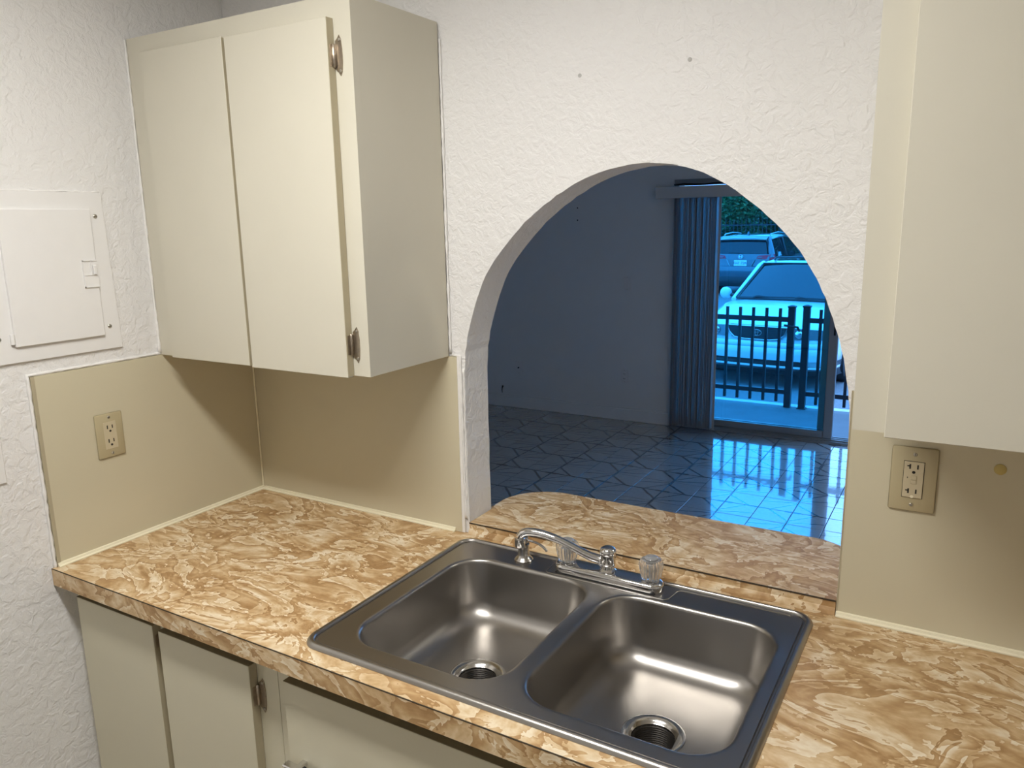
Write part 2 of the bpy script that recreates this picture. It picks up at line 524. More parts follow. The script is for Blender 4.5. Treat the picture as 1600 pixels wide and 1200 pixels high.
# floors
struct('floor_kitchen', bx(-.12, XR, YF, 0.0, -.06, 0.0), M['kfloor'])
fl = struct('floor', bx(XL, XR, 0.0, YW + .16, -.06, -.0015), M['grout'])
g = 0.0045
tm = bx(-TX / 2 + g / 2, TX / 2 - g / 2, -TY / 2 + g / 2, TY / 2 - g / 2, -.006, 0.0)
top_edges = [e for e in tm.edges if all(v.co.z > -1e-6 for v in e.verts)]
bmesh.ops.bevel(tm, geom=top_edges, offset=.0006, segments=1, affect='EDGES')
tme = bpy.data.meshes.new('tile'); tm.to_mesh(tme); tm.free(); tme.materials.append(M['tile'])
rest = BM()
i0, i1 = math.floor((XL - TX0) / TX), math.ceil((XR - TX0) / TX)
j0, j1 = math.floor((0.105 - TY0) / TY), math.ceil((YW - TY0) / TY)
for i in range(i0, i1):
    for j in range(j0, j1):
        cx, cy = TX0 + (i + .5) * TX, TY0 + (j + .5) * TY
        if cx - TX / 2 < XL or cx + TX / 2 > XR or cy - TY / 2 < .105: continue
        vis = -2.45 < cx < 1.5 and 2.0 < cy < 4.75 and cx < 0.2 + cy * .45 and cx > -1.0 - .36 * cy
        if vis:
            t = bpy.data.objects.new('tile', tme); COL.objects.link(t); t.parent = fl; t.location = (cx, cy, _r.uniform(-.0002, .0002))
        else:
            hx, hy = TX / 2 - g / 2, TY / 2 - g / 2
            box(rest, cx - hx, cx + hx, cy - hy, cy + hy, -.006, 0.0)
ro = obj('tile_field', rest, M['tile'], fl); ro['kind'] = 'stuff'

# outside
struct('ground_patio', bx(-6, 8, YW + .16, 5.80, -.25, -.036), M['slab'])
struct('trim_patio_edge', bx(-6, 8, 5.80, 5.90, -.33, -.034), M['curb'])
struct('ground_lot', bx(-30, 30, 5.90, 60, -.5, -.325), M['asphalt'])

# ================================================================== SLIDING DOOR
d = struct('door_1', bx(DX0 - .0, DX0 + .035, YW + .02, YW + .15, 0.0, DZ), M['alu'])
obj('jamb', bx(DX1 - .035, DX1, YW + .02, YW + .15, 0, DZ), M['alu'], d)
obj('head', bx(DX0 + .035, DX1 - .035, YW + .02, YW + .15, DZ - .045, DZ), M['alu'], d)
tr = BM(); box(tr, DX0 + .035, DX1 - .035, YW + .02, YW + .15, 0.0, .018)
for yy in (.045, .09, .135): box(tr, DX0 + .035, DX1 - .035, YW + yy - .004, YW + yy + .002, .018, .03)
obj('track', tr, M['alu'], d)
def panel(name, x0, x1, y, stile, lab):
    p = bx(x0, x0 + stile, y, y + .032, .03, DZ - .05, .004)
    o = obj(name, p, M['alu'], d); o['label'] = lab
    obj('stile', bx(x1 - stile, x1, y, y + .032, .03, DZ - .05, .004), M['alu'], o)
    obj('rail', bx(x0 + stile, x1 - stile, y, y + .032, .03, .085, .004), M['alu'], o)
    obj('rail', bx(x0 + stile, x1 - stile, y, y + .032, DZ - .11, DZ - .05, .004), M['alu'], o)
    obj('pane', bx(x0 + stile, x1 - stile, y + .013, y + .019, .085, DZ - .11), M['glass'], o)
    return o
panel('fixed_panel', DX0 + .04, .945, YW + .095, .062, 'fixed glass panel behind the sliding one')
sl = panel('sliding_panel', DX0 + .04, 1.0, YW + .05, .066, 'sliding glass panel pushed fully open')
hb = bx(.972, .988, YW + .015, YW + .05, .83, .99, .004)
obj('handle', hb, M['black'], sl)

# ------------------------------------------------------------------ vertical blind
vb = thing('vertical_blind', 'grey vertical blind stacked at the side of the sliding glass door', 'blind', (-.06, YW - .05, 0))
hr = obj('head_rail', bx(-.33, 2.2, YW - .075, YW - .03, 1.875, 1.915), M['alu'], vb)
nv = 26
for k in range(nv):
    x = -.212 + k * (.315 / (nv - 1)) + _r.uniform(-.003, .003)
    a = math.radians(90 + _r.uniform(-15, 5) - 6)
    bmv = BM(); W2 = .038
    pts = []
    for s in (-1, -.5, 0, .5, 1):
        bul = .004 * (1 - s * s)
        px, py = s * W2, bul
        pts.append((x + px * math.cos(a) - py * math.sin(a), YW - .055 + px * math.sin(a) + py * math.cos(a)))
    th = .0008
    pts2 = [(p[0] + th, p[1]) for p in pts[::-1]]
    prism(bmv, pts + pts2, 'Z', .032, 1.875)
    obj('slat', bmv, M['vane'], vb)
x = .118
obj('slat', bx(x - .0, x + .017, YW - .092, YW - .088, .032, 1.875), M['vane'], vb)
va = thing('valance', 'long pale valance board over the vertical blind', 'valance', (.9, YW, 1.86))
obj('front_board', bx(-.385, 2.35, YW - .112, YW - .1, 1.855, 1.942, .002), M['valance'], va)
obj('return', bx(-.385, -.373, YW - .1, YW - .001, 1.855, 1.942, .002), M['valance'], va)
obj('return', bx(2.338, 2.35, YW - .1, YW - .001, 1.855, 1.942, .002), M['valance'], va)
tag(obj('cord_bundle', tube(BM(), [(-.24 + .08 * k, YW - .095 + .004 * math.sin(k * 2.1), 1.956 + .004 * math.sin(k * 1.7)) for k in range(30)], .007, 6), M['black']),
    'dark cord lying along the top of the pale valance', 'cord')

# ------------------------------------------------------------------ plates on the far wall
def far_plate(name, label, cat, x0, x1, z0, z1, kind, dark=0.0):
    t = thing(name, label, cat, ((x0 + x1) / 2, YW, (z0 + z1) / 2))
    y = YW
    obj('plate', bx(x0, x1, y - .006, y - .0005, z0, z1, .003), M['painted'], t)
    cx, cz = (x0 + x1) / 2, (z0 + z1) / 2
    if kind == 'switch':
        o = obj('toggle', bx(cx - .016, cx + .016, y - .010, y - .006, cz - .033, cz + .033, .002), M['painted'], t)
    elif kind == 'outlet':
        for s in (-1, 1):
            r = obj('receptacle', lathe(BM(), [(.016, 0), (.016, -.003)], (cx, y - .006, cz + s * .02), 16, 'Y'), M['painted'], t)
            for dx in (-.006, .006):
                obj('slot', bx(cx + dx - .0012, cx + dx + .0012, y - .0105, y - .009, cz + s * .02 - .004, cz + s * .02 + .005), M['slot'], r)
    else:
        obj('connector', lathe(BM(), [(.006, 0), (.006, -.012), (.003, -.013)], (cx, y - .006, cz), 12, 'Y'), M['slot'], t)
    for s in (-1, 1):
        obj('screw', lathe(BM(), [(.003, 0), (.002, -.0012)], (cx, y - .006, cz + s * .05), 8, 'Y'), M['screw'], t)
far_plate('light_switch', 'pale wall switch at shoulder height on the living room wall', 'switch', -.688, -.622, H + .208, H + .323, 'switch')
far_plate('cable_outlet', 'low wall plate with a dark centre connector above the loose cable', 'outlet', -1.752, -1.68, H - .590, H - .474, 'coax')
far_plate('wall_outlet', 'low duplex wall outlet below the living room light switch', 'outlet', -.706, -.638, H - .582, H - .468, 'outlet')
cab = [(-2.2, .118), (-2.05, .117), (-1.75, .121), (-1.45, .124), (-1.25, .118), (-1.1, .109), (-.8, .112), (-.45, .124), (-.295, .127)]
cab = catmull(cab, 5)
tag(obj('cable', tube(BM(), [(x, YW - .0045, z) for x, z in cab], .0035, 6), M['living']), 'thin painted cable running loosely along the top of the baseboard', 'cable')
tag(obj('cable_stub', tube(BM(), [(-1.90, YW - .004, .128), (-1.898, YW - .012, .15), (-1.894, YW - .014, .178), (-1.886, YW - .012, .196)], [.003, .0035, .005, .009], 6), M['black']),
    'short black cable stub poking up at the baseboard', 'cable')
for z in (H + .889, H + .788):
    tag(obj('nail', lathe(BM(), [(.002, 0), (.002, -.006), (.006, -.007), (.006, -.010)], (-1.112, YW - .0005, z), 8, 'Y'), M['black']),
        ('upper' if z > H + .85 else 'lower') + ' of two small black nails in the bare living room wall', 'nail', 'nails in the living room wall')

# ================================================================== LEDGE AND WORKTOP
led = thing('pass_through_ledge', 'tan marbled laminate ledge with rounded corner in the arched opening', 'ledge', (1.2, .1, H))
prof = [(.764, -.003), (.764, .106), (.756, .107), (.757, .156)]
R_ = .105
prof = [(.764, -.004), (1.647, -.004), (1.647, .1055), (1.655, .1065)]
prof += [(1.655, .20)] + [(1.655 - R_ + R_ * math.cos(a), .20 + R_ * math.sin(a)) for a in [PI / 2 * k / 10 for k in range(1, 11)]]
prof += [(.755 + R_ + .03 - (R_ + .03) * math.sin(a), .20 - .03 + (R_ + .03) * math.cos(a)) for a in [PI / 2 * k / 12 for k in range(0, 13)]]
prof += [(.755, .1065), (.764, .1055)]
obj('top', prism(BM(), prof, 'Z', H + .0005, H + .030), M['marble'], led)
obj('seam', bx(.764, 1.647, -.0052, -.004, H + .027, H + .0302), M['dark_seam'], led)
tag(obj('cove_strip', prism(BM(), [(-.0115, .0004), (-.0042, .0004), (-.0042, .014), (-.0060, .0125), (-.0085, .008)], 'X', .764, 1.647), M['marble']), None)
bpy.data.objects['cove_strip'].parent = led
bpy.data.objects['cove_strip'].data.transform(Matrix.Translation(Vector((0, 0, H)) - Vector(led.location)))

# sink geometry numbers
SX0, SX1, SY0, SY1 = .772, 1.617, -.613, -.036
BL = (.838, 1.176, -.553, -.128)
BR = (1.218, 1.571, -.557, -.132)
# worktop with a cut-out under the sink
wt = thing('worktop', 'long tan marbled laminate worktop with straight front edge', 'countertop', (1.2, -.32, H - .042))
YE = -.651
bm = BM(); cx0, cx1, cy0, cy1 = SX0 + .02, SX1 - .02, SY0 + .02, SY1 - .012
for a in ((.0015, cx0, YE + .0015, -.0015), (cx1, 2.7, YE + .0015, -.0015), (cx0, cx1, YE + .0015, cy0), (cx0, cx1, cy1, -.0015)):
    box(bm, a[0], a[1], a[2], a[3], H - .040, H)
bmesh.ops.remove_doubles(bm, verts=bm.verts[:], dist=1e-5)
obj('top', bm, M['marble'], wt)
obj('front_edge', bx(.0015, 2.7, YE - .0005, YE + .0015, H - .042, H - .0012), M['marble'], wt)
obj('seam', bx(.0015, 2.7, YE - .0008, YE + .0012, H - .0012, H + .0002), M['dark_seam'], wt)

# ================================================================== SPLASHBACK PANELS AND TRIMS
HB = H + .4615
def slabthing(name, label, cat, bm, mat): return tag(obj(name, bm, mat), label, cat)
t = thing('splashback_panel', 'beige laminate splashback on the side wall carrying the two-socket outlet', 'splashback', (0.003, -.32, H))
obj('sheet', bx(.0005, .006, -.630, -.0065, H + .0005, HB), M['splash'], t)
obj('edge_strip', bx(.0005, .0075, -.6385, -.630, H + .0005, HB), M['edge'], t)
t = thing('splashback_panel', 'beige laminate splashback below the wall cabinet left of the arch', 'splashback', (.37, -.003, H))
obj('sheet', bx(.0065, .722, -.006, -.0005, H + .0005, HB), M['splash'], t)
obj('edge_strip', bx(.7225, .743, -.0075, -.0005, H + .0005, HB), M['splash'], t)
obj('side_band', bx(.743, .7515, -.0065, -.0005, H + .0005, HB + .004), M['caulk'], t)
t = thing('splashback_panel', 'beige laminate splashback beside the arch carrying the wide outlet plate', 'splashback', (2.1, -.003, H))
obj('sheet', bx(1.651, 2.7, -.006, -.0005, H + .0005, HB), M['splash'], t)
obj('edge_strip', bx(1.6485, 1.651, -.007, -.0005, H + .0005, HB), M['edge'], t)
def lshape(c): return [(0, .0005), (c, .0005), (c, .003), (c * .55, .0045), (c * .45, c * .9), (0, c)]
def trimx(name, x0, x1):
    return struct(name, prism(BM(), [(-.006 - p[0], H + p[1]) for p in lshape(.010)], 'X', x0, x1), M['ivory'])
trimx('trim_1', .016, .724); trimx('trim_2', 1.649, 2.7)
struct('trim_3', prism(BM(), [(.006 + p[0], H + p[1]) for p in lshape(.010)], 'Y', -.6385, -.006), M['ivory'])
bpy.data.objects['trim_3'].data.transform(Matrix.Identity(4))
struct('trim_4', tube(BM(), [(.0085, -.0085, H + .012), (.0085, -.0085, HB)], .0025, 8), M['ivory'])
# hand-laid caulk beads
def bead(name, pts, r):
    out = []
    for i in range(len(pts) - 1):
        a, b = Vector(pts[i]), Vector(pts[i + 1]); n = max(2, int((b - a).length / .012))
        for k in range(n): out.append(a.lerp(b, k / n))
    out.append(Vector(pts[-1]))
    return struct(name, tube(BM(), out, [r * _r.uniform(.6, 1.35) for _ in out], 6), M['caulk'], True)
bead('trim_5', [(.002, -.300, HB + .004), (.002, -.642, HB + .004), (.002, -.642, H - .005)], .004)
bead('trim_6', [(.003, -.304, HB + .008), (.003, -.304, H + 1.236)], .0036)
bead('trim_7', [(.7225, -.003, HB + .01), (.7225, -.003, H + 1.20)], .0035)
bead('trim_8', [(.724, -.003, HB + .003), (.752, -.003, HB + .003), (.7535, -.003, H + .04)], .003)
bead('trim_9', [(.757, -.001, H + .034), (.758, -.001, HB - .03)], .0025)

# ================================================================== HINGES
def hinge(parent, x, y, z, s=1, h=.078):
    """surface hinge: pointed leaf on the frame face (y), barrel against the door edge; s=+1 leaf lies to +x of the barrel"""
    bm = BM()
    prof = [(0, -.36), (.35, -.42), (.62, -.5), (.86, -.40), (1.0, -.15), (1.0, .15), (.86, .40), (.62, .5), (.35, .42), (0, .36)]
    w_ = .017
    prism(bm, [(x + s * (.003 + p[0] * w_), z + p[1] * h) for p in prof], 'Y', y - .0022, y - .0002)
    o = obj('hinge', bm, M['hinge'], parent)
    hh = h * .30
    obj('barrel', lathe(BM(), [(.0025, -hh), (.0042, -hh + .002), (.0042, hh - .002), (.0025, hh)], (x + s * .0005, y - .0045, z), 12), M['hinge'], o, 40)
    obj('wrap', bx(min(x, x - s * .0012), max(x, x - s * .0012), y - .016, y - .003, z - hh * .9, z + hh * .9), M['hinge'], o)
    for k in (-1, 1):
        obj('screw', lathe(BM(), [(.0036, 0), (.0030, -.0016), (.0012, -.0022)], (x + s * (.003 + .62 * w_), y - .0022, z + k * h * .38), 10, 'Y'), M['screw'], o, 40)
    return o

# ================================================================== UPPER CABINETS
def door(parent, x0, x1, y0, y1, z0, z1, mat, name='door'):
    return obj(name, bx(x0, x1, y0, y1, z0, z1, .0012), [mat], parent)

uc = thing('wall_cabinet', 'cream laminate wall cabinet with two flat doors and exposed hinges left of the arch', 'cabinet', (.36, -.15, HB))
CT = H + 1.237
obj('carcass', bx(.0045, .7195, -.282, -.0065, HB + .0005, CT - .0005), M['cream'], uc)
ff = BM()
for a in ((.0045, .05, HB + .0005, CT), (.665, .7205, HB + .0005, CT), (.05, .665, HB + .0005, HB + .03), (.05, .665, CT - .045, CT), (.345, .395, HB + .03, CT - .045)):
    box(ff, a[0], a[1], -.3015, -.282, a[2], a[3])
obj('face_frame', ff, M['cream'], uc)
dl = door(uc, .0765, .3645, -.3215, -.3025, H + .4625, H + 1.196, M['cream'])
dr = door(uc, .3725, .6735, -.3215, -.3025, H + .4595, H + 1.193, M['cream'])
for dd, xe in ((dl, .3645), (dr, .6735)):
    obj('edge_band', bx(xe, xe + .0012, -.3213, -.3028, dd.data.vertices[0].co.z * 0 + H + .463, H + 1.1925), M['edge'], dd)
hinge(dr, .6755, -.3015, H + 1.121); hinge(dr, .6755, -.3015, H + .531)
for z in (H + 1.131, H + .5315):
    obj('hinge', bx(.0735, .0763, -.3075, -.3017, z - .018, z + .018), M['hinge'], dl)

rc = thing('wall_cabinet', 'cream laminate wall cabinet over the wide outlet plate right of the arch', 'cabinet', (2.1, -.15, HB))
obj('carcass', bx(1.6865, 2.45, -.282, -.0065, HB + .0015, CT - .0005), M['cream'], rc)
ff = BM()
for a in ((1.6865, 1.752, HB + .0015, CT), (2.40, 2.45, HB + .0015, CT), (1.752, 2.40, HB + .0015, HB + .03), (1.752, 2.40, CT - .045, CT), (2.04, 2.10, HB + .03, CT - .045)):
    box(ff, a[0], a[1], -.3015, -.282, a[2], a[3])
obj('face_frame', ff, M['cream'], rc)
door(rc, 1.7335, 2.062, -.3215, -.3025, H + .4605, H + 1.194, M['cream'])
d2 = door(rc, 2.07, 2.40, -.3215, -.3025, H + .4605, H + 1.194, M['cream'])
hinge(d2, 2.402, -.3015, H + 1.121); hinge(d2, 2.402, -.3015, H + .531)

# ================================================================== BASE CABINETS
def base_cab(label, x0, x1, fr, loc):
    t = thing('base_cabinet', label, 'cabinet', loc)
    c = BM()        # open box: sides, back and bottom
    box(c, x0, x0 + .016, -.580, -.0015, .09, H - .0425); box(c, x1 - .016, x1, -.580, -.0015, .09, H - .0425)
    box(c, x0 + .016, x1 - .016, -.012, -.0015, .09, H - .0425); box(c, x0 + .016, x1 - .016, -.580, -.012, .09, .106)
    obj('carcass', c, M['cream_base'], t)
    f = BM()
    for a in fr: box(f, a[0], a[1], -.600, -.580, a[2], a[3])
    obj('face_frame', f, M['cream_base'], t)
    obj('toe_kick', bx(x0, x1, -.53, -.515, 0.0, .09), M['cream_base'], t)
    return t
zt = H - .043
b1 = base_cab('cream base cabinet with two flat doors against the side wall', .0015, .6925, [(.0015, .05, .09, zt), (.615, .6925, .09, zt), (.05, .615, zt - .05, zt), (.05, .615, .09, .13), (.30, .365, .13, zt - .05)], (.35, -.3, 0))
a1 = door(b1, .034, .3225, -.6205, -.601, .12, H - .0785, M['cream_base'])
a2 = door(b1, .3425, .632, -.6205, -.601, .12, H - .0855, M['cream_base'])
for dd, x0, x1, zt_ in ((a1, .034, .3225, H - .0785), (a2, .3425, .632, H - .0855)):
    obj('edge_band', bx(x0, x1, -.6203, -.6012, zt_, zt_ + .0012), M['edge_dark'], dd)  # top edge, shade below the overhang painted in
    obj('edge_band', bx(x1, x1 + .0011, -.6203, -.6012, .122, zt_), M['edge'], dd)
hinge(a1, .324, -.600, H - .118, 1, .06); hinge(a1, .324, -.600, .22, 1, .06)
hinge(a2, .634, -.600, H - .157); hinge(a2, .634, -.600, .22)
b2 = base_cab('cream sink base cabinet with wide false drawer front and chrome pull', .694, 1.70, [(.694, .755, .09, zt), (1.64, 1.70, .09, zt), (.755, 1.64, zt - .06, zt), (.755, 1.64, .09, .13), (.755, 1.64, H - .34, H - .30)], (1.2, -.3, 0))
dw = door(b2, .7305, 1.665, -.6205, -.601, H - .300, H - .0875, M['cream_base'], 'drawer')
obj('edge_band', bx(.7305, 1.665, -.6203, -.6012, H - .0875, H - .0863), M['edge_dark'], dw)  # same painted shade along the drawer top
pull = BM()
box(pull, .742, .852, -.652, -.634, H - .254, H - .248, .002)
for xx in (.775, .825): box(pull, xx - .006, xx + .006, -.636, -.6205, H - .256, H - .248)
po = obj('pull', pull, M['chrome'], dw)
obj('grip', bx(.776, .852, -.6535, -.634, H - .2585, H - .2545, .001), M['black'], po)
obj('grip', bx(.786, .792, -.6535, -.634, H - .2478, H - .2468), M['black'], po)
for x0, x1 in ((.7305, 1.19), (1.20, 1.665)):
    door(b2, x0, x1, -.6205, -.601, .12, H - .34, M['cream_base'])
b3 = base_cab('cream base cabinet to the right of the sink base', 1.7015, 2.7, [(1.7015, 1.76, .09, zt), (2.64, 2.7, .09, zt), (1.76, 2.64, zt - .05, zt), (1.76, 2.64, .09, .13)], (2.2, -.3, 0))
door(b3, 1.735, 2.19, -.6205, -.601, .12, H - .0855, M['cream_base']); door(b3, 2.21, 2.665, -.6205, -.601, .12, H - .0855, M['cream_base'])

# ================================================================== SINK
sk = thing('double_sink', 'stainless steel double bowl drop-in kitchen sink in the worktop', 'sink', (1.195, -.325, H))
def bowl_rings(b, zdeck):
    x0, x1, y0, y1 = b
    depth = .140
    rc = .072
    rings = []
    n = 10
    fil = .009
    def ring(off, z, r):       # inset by off
        return [(p[0], p[1], z) for p in rrect(x0 + off, x1 - off, y0 + off, y1 - off, max(r, .004), n)]
    for k in range(0, 5):      # rim fillet
        a = PI / 2 * k / 4
        rings.append(ring(-fil + fil * math.sin(a), H + zdeck - fil * (1 - math.cos(a)), rc + fil - fil * math.sin(a)))
    wall_in = .010
    rb = .052
    zb = H + zdeck - depth
    rings.append(ring(wall_in * .5, H + zdeck - depth * .4, rc))
    for k in range(0, 9):      # bottom fillet
        a = PI / 2 * k / 8
        rings.append(ring(wall_in + rb - rb * math.cos(a), zb + rb - rb * math.sin(a), rc - (rb - rb * math.cos(a)) * .55))
    # gently dished bottom towards the drain
    cx, cy = (x0 + x1) / 2, (y0 + y1) / 2 - .008
    last = rings[-1]
    circ = []
    m = len(last)
    for i, p in enumerate(last):
        a = math.atan2(p[1] - cy, p[0] - cx)
        circ.append((cx + .058 * math.cos(a), cy + .058 * math.sin(a), zb - .006))
    for t_ in (.33, .66, 1.0):
        rings.append([(p[0] * (1 - t_) + q[0] * t_, p[1] * (1 - t_) + q[1] * t_, zb - .006 * t_ ** .8) for p, q in zip(last, circ)])
    return rings, (cx, cy, zb - .006)
ZD = .0045
drain_c = []
deck = BM()
edges = []
for b in (BL, BR):
    rings, c = bowl_rings(b, ZD)
    drain_c.append(c)
    flat = [(p[0], p[1], H + ZD) for p in rrect(b[0] - .013, b[1] + .013, b[2] - .013, b[3] + .013, .085, 10)]
    R = loft(deck, [flat] + rings)
    edges += [deck.edges.get((R[0][k], R[0][(k + 1) % len(R[0])])) for k in range(len(R[0]))]
# outer rim: rolled border with an inner groove
rim_prof = [(.0, .0006), (.0014, .0046), (.0045, .0080), (.0085, .0090), (.0118, .0086), (.0136, .0068), (.0146, .0022), (.0176, .0018), (.0192, ZD), (.0205, ZD)]
rr = []
for off, z in rim_prof:
    rr.append([(p[0], p[1], H + z) for p in rrect(SX0 + off, SX1 - off, SY0 + off, SY1 - off, .040 - off * .7, 8)])
R = loft(deck, rr)
edges += [deck.edges.get((R[-1][k], R[-1][(k + 1) % len(R[-1])])) for k in range(len(R[-1]))]
bmesh.ops.triangle_fill(deck, use_beauty=True, edges=edges)
basin = obj('basin', deck, M['steel'], sk, 35)
# raised border line round the tap ledge
step = [(.81, -.060), (1.036, -.060), (1.043, -.064), (1.046, -.112), (1.053, -.1185), (1.326, -.1185), (1.334, -.112), (1.340, -.070), (1.348, -.062), (1.572, -.062), (1.585, -.075), (1.588, -.10)]
obj('ledge_line', tube(BM(), [(x, y, H + ZD - .0004) for x, y in step[1:10]], .0019, 6), M['steel'], sk, True)
for c, nm in zip(drain_c, ('drain', 'drain')):
    dm = lathe(BM(), [(.0600, .0005), (.0590, .0025), (.0560, .0030), (.0500, .0010), (.0445, -.002), (.0430, -.004), (.0405, -.006), (.0405, -.010)], c, 40, cap=False)
    o = obj('drain', dm, M['flange'], sk, 40)
    th = []
    z = -.010
    for k in range(9):
        th += [(.0405, z), (.0385, z - .0022)]; z -= .0044
    th += [(.036, -.05), (.001, -.052)]
    obj('strainer_cup', lathe(BM(), th, c, 32, cap=False), M['steel_dark'], o)

# ------------------------------------------------------------------ tap
FX, FY, FZ = 1.1855, -.083, H + ZD
fa = thing('kitchen_tap', 'chrome two-handle kitchen tap with clear knobs and swivel spout on the sink', 'tap', (FX, FY, FZ))
bp_ = BM()
rg = []
for off, z in ((.001, .0004), (.0, .003), (.0, .012), (.0015, .0165), (.005, .0195), (.010, .0205)):
    rg.append([(p[0], p[1], FZ + z) for p in rrect(FX - .1285 + off, FX + .1285 - off, FY - .0265 + off, FY + .0265 - off, .0262 - off, 8)])
loft(bp_, rg, cap0=True, cap1=True)
obj('base_plate', bp_, M['chrome'], fa, 35)
obj('gasket', bx(FX - .118, FX + .118, FY - .0275, FY + .027, FZ + .0001, FZ + .002), M['black'], fa)
post = [(.0185, .0205), (.0185, .023), (.0150, .026), (.0145, .032), (.0160, .034), (.0172, .040), (.0172, .052), (.0165, .058), (.0178, .060), (.0186, .064), (.0180, .069), (.0150, .0735), (.0090, .0765), (.002, .0775)]
obj('spout_post', lathe(BM(), post, (FX, FY, FZ), 28), M['chrome'], fa, 35)
sp = catmull([(FX - .010, FY - .001, H + .0400), (1.168, -.078, H + .0430), (1.1398, -.085, H + .0510), (1.1116, -.0925, H + .0640), (1.0828, -.099, H + .0770), (1.0595, -.104, H + .0850), (1.0326, -.109, H + .0905), (1.0082, -.113, H + .0915), (.9910, -.116, H + .0875), (.9820, -.1175, H + .0790), (.9805, -.118, H + .0700)], 5)
rs = [.0115 - .0030 * min(1, i / 18) + .0012 * max(0, min(1, (i - 20) / 14)) for i in range(len(sp))]
obj('spout', tube(BM(), sp, rs, 16), M['chrome'], fa, 50)
obj('aerator', lathe(BM(), [(.0100, .074 - ZD), (.0120, .072 - ZD), (.0120, .0545 - ZD), (.0110, .053 - ZD), (.0080, .053 - ZD)], (.9805, -.118, FZ), 20), M['chrome'], fa, 35)
for sx in (-1, 1):
    kx = FX + sx * .1005
    k = obj('knob', lathe(BM(), [(.0175, .0228), (.0190, .0245), (.0215, .034), (.0245, .050), (.0252, .058), (.0240, .064), (.0205, .0685), (.0150, .0700)], (kx, FY, FZ), 96, flute=.055, nf=20), M['acrylic'], fa, 30)
    obj('cap', lathe(BM(), [(.0146, .0701), (.0150, .0716), (.0130, .0742), (.0075, .0760), (.001, .0764)], (kx, FY, FZ), 24), M['acrylic'], k, 40)
    obj('stem', lathe(BM(), [(.0195, .0205), (.0195, .0224), (.0075, .0227), (.0068, .056), (.0110, .058), (.0105, .060)], (kx, FY, FZ), 20), M['chrome'], k, 35)
# ------------------------------------------------------------------ soap dispenser below the end of the spout
SDX, SDY = .9714, -.0850
sd = thing('soap_dispenser', 'nickel soap dispenser with thin bent nozzle beside the tap', 'soap dispenser', (SDX, SDY, H + ZD))
obj('body', lathe(BM(), [(.0225, .0004), (.0225, .003), (.0200, .0062), (.0155, .010), (.0135, .015), (.0132, .034), (.0140, .035), (.0140, .041), (.0110, .042)], (SDX, SDY, H + ZD), 28), M['nickel'], sd, 35)
obj('pump_head', lathe(BM(), [(.0075, .042), (.0075, .045), (.0110, .0455), (.0110, .055), (.0095, .0575), (.002, .0585)], (SDX, SDY, H + ZD), 24), M['nickel'], sd, 35)
nz = catmull([(SDX + .008, SDY + .0012, H + .0545), (SDX + .022, SDY + .003, H + .0540), (SDX + .040, SDY + .005, H + .0490), (SDX + .053, SDY + .0065, H + .0405), (SDX + .058, SDY + .007, H + .0345)], 4)
obj('nozzle', tube(BM(), nz, .0030, 8), M['nickel'], sd, 50)

# ================================================================== OUTLETS IN THE KITCHEN
def plate_mesh(w_, h_, t_, b_):
    return box(BM(), -w_ / 2, w_ / 2, -t_, 0, -h_ / 2, h_ / 2, b_, 2)
def kitchen_outlet(label, M4, w_, h_, gfci):
    t = thing('wall_outlet', label, 'outlet'); t.matrix_world = M4
    obj('plate', plate_mesh(w_, h_, .006, .0038), M['almond'], t, 40, False)
    dv = obj('receptacle', box(BM(), -.0165, .0165, -.0085 if gfci else -.0068, -.004, -.0345, .0345, .0008), M['almond_l'], t, False, False)
    obj('shadow_gap', box(BM(), -.0174, .0174, -.0062, -.004, -.0354, .0354), M['slot'] if gfci else M['almond'], t, False, False)
    yf = -.0085 if gfci else -.0068
    for s in (1, -1):
        zc = s * .0215 if gfci else s * .0155
        z1 = zc + (.004 if s == 1 else -.000) + (.002 if not gfci else 0)
        obj('slot', box(BM(), .0062 - .0013, .0062 + .0013, yf - .0002, yf + .002, z1 - .0042, z1 + .0042), M['slot'], dv, False, False)
        obj('slot', box(BM(), -.0066 - .0014, -.0066 + .0014, yf - .0002, yf + .002, z1 - .0046, z1 + .0046), M['slot'], dv, False, False)
        if gfci:
            obj('slot', box(BM(), -.0115, -.0066, yf - .0002, yf + .002, z1 - .0002, z1 + .0022), M['slot'], dv, False, False)
        zg = z1 - .0105
        if not (gfci and s == -1):
            obj('ground_hole', lathe(BM(), [(.0029, 0), (.0029, -.0022)], (0, yf + .002, zg), 12, 'Y'), M['slot'], dv, False, False)
        else:
            obj('ground_hole', lathe(BM(), [(.0029, 0), (.0029, -.0022)], (0, yf + .002, zg), 12, 'Y'), M['ivory'], dv, False, False)
    if gfci:
        obj('test_button', box(BM(), -.0042, .0058, yf - .0012, yf, .0005, .0085, .0005), M['almond_l'], dv, False, False)
        obj('reset_button', box(BM(), -.0042, .0058, yf - .0012, yf, -.0075, .0, .0005), M['almond_l'], dv, False, False)
        obj('indicator', box(BM(), -.0102, -.0088, yf - .0002, yf + .001, .0025, .0055), M['slot'], dv, False, False)
    for s in (1, -1):
        sc = obj('screw', lathe(BM(), [(.0036, 0), (.0034, -.0010), (.0026, -.0016)], (0, -.006, s * (.0485 if h_ > .115 else .046)), 14, 'Y'), M['screw'], t, False, False)
        obj('screw_slot', box(BM(), -.0003, .0005, -.0078, -.0070, s * (.0485 if h_ > .115 else .046) - .0024, s * (.0485 if h_ > .115 else .046) + .0024), M['slot'], sc, False, False)
    return t
kitchen_outlet('almond two-socket outlet on the side wall splashback', Matrix.Translation((.0062, -.471, H + .2855)) @ Matrix.Rotation(PI / 2, 4, 'Z') , .0715, .112, False)
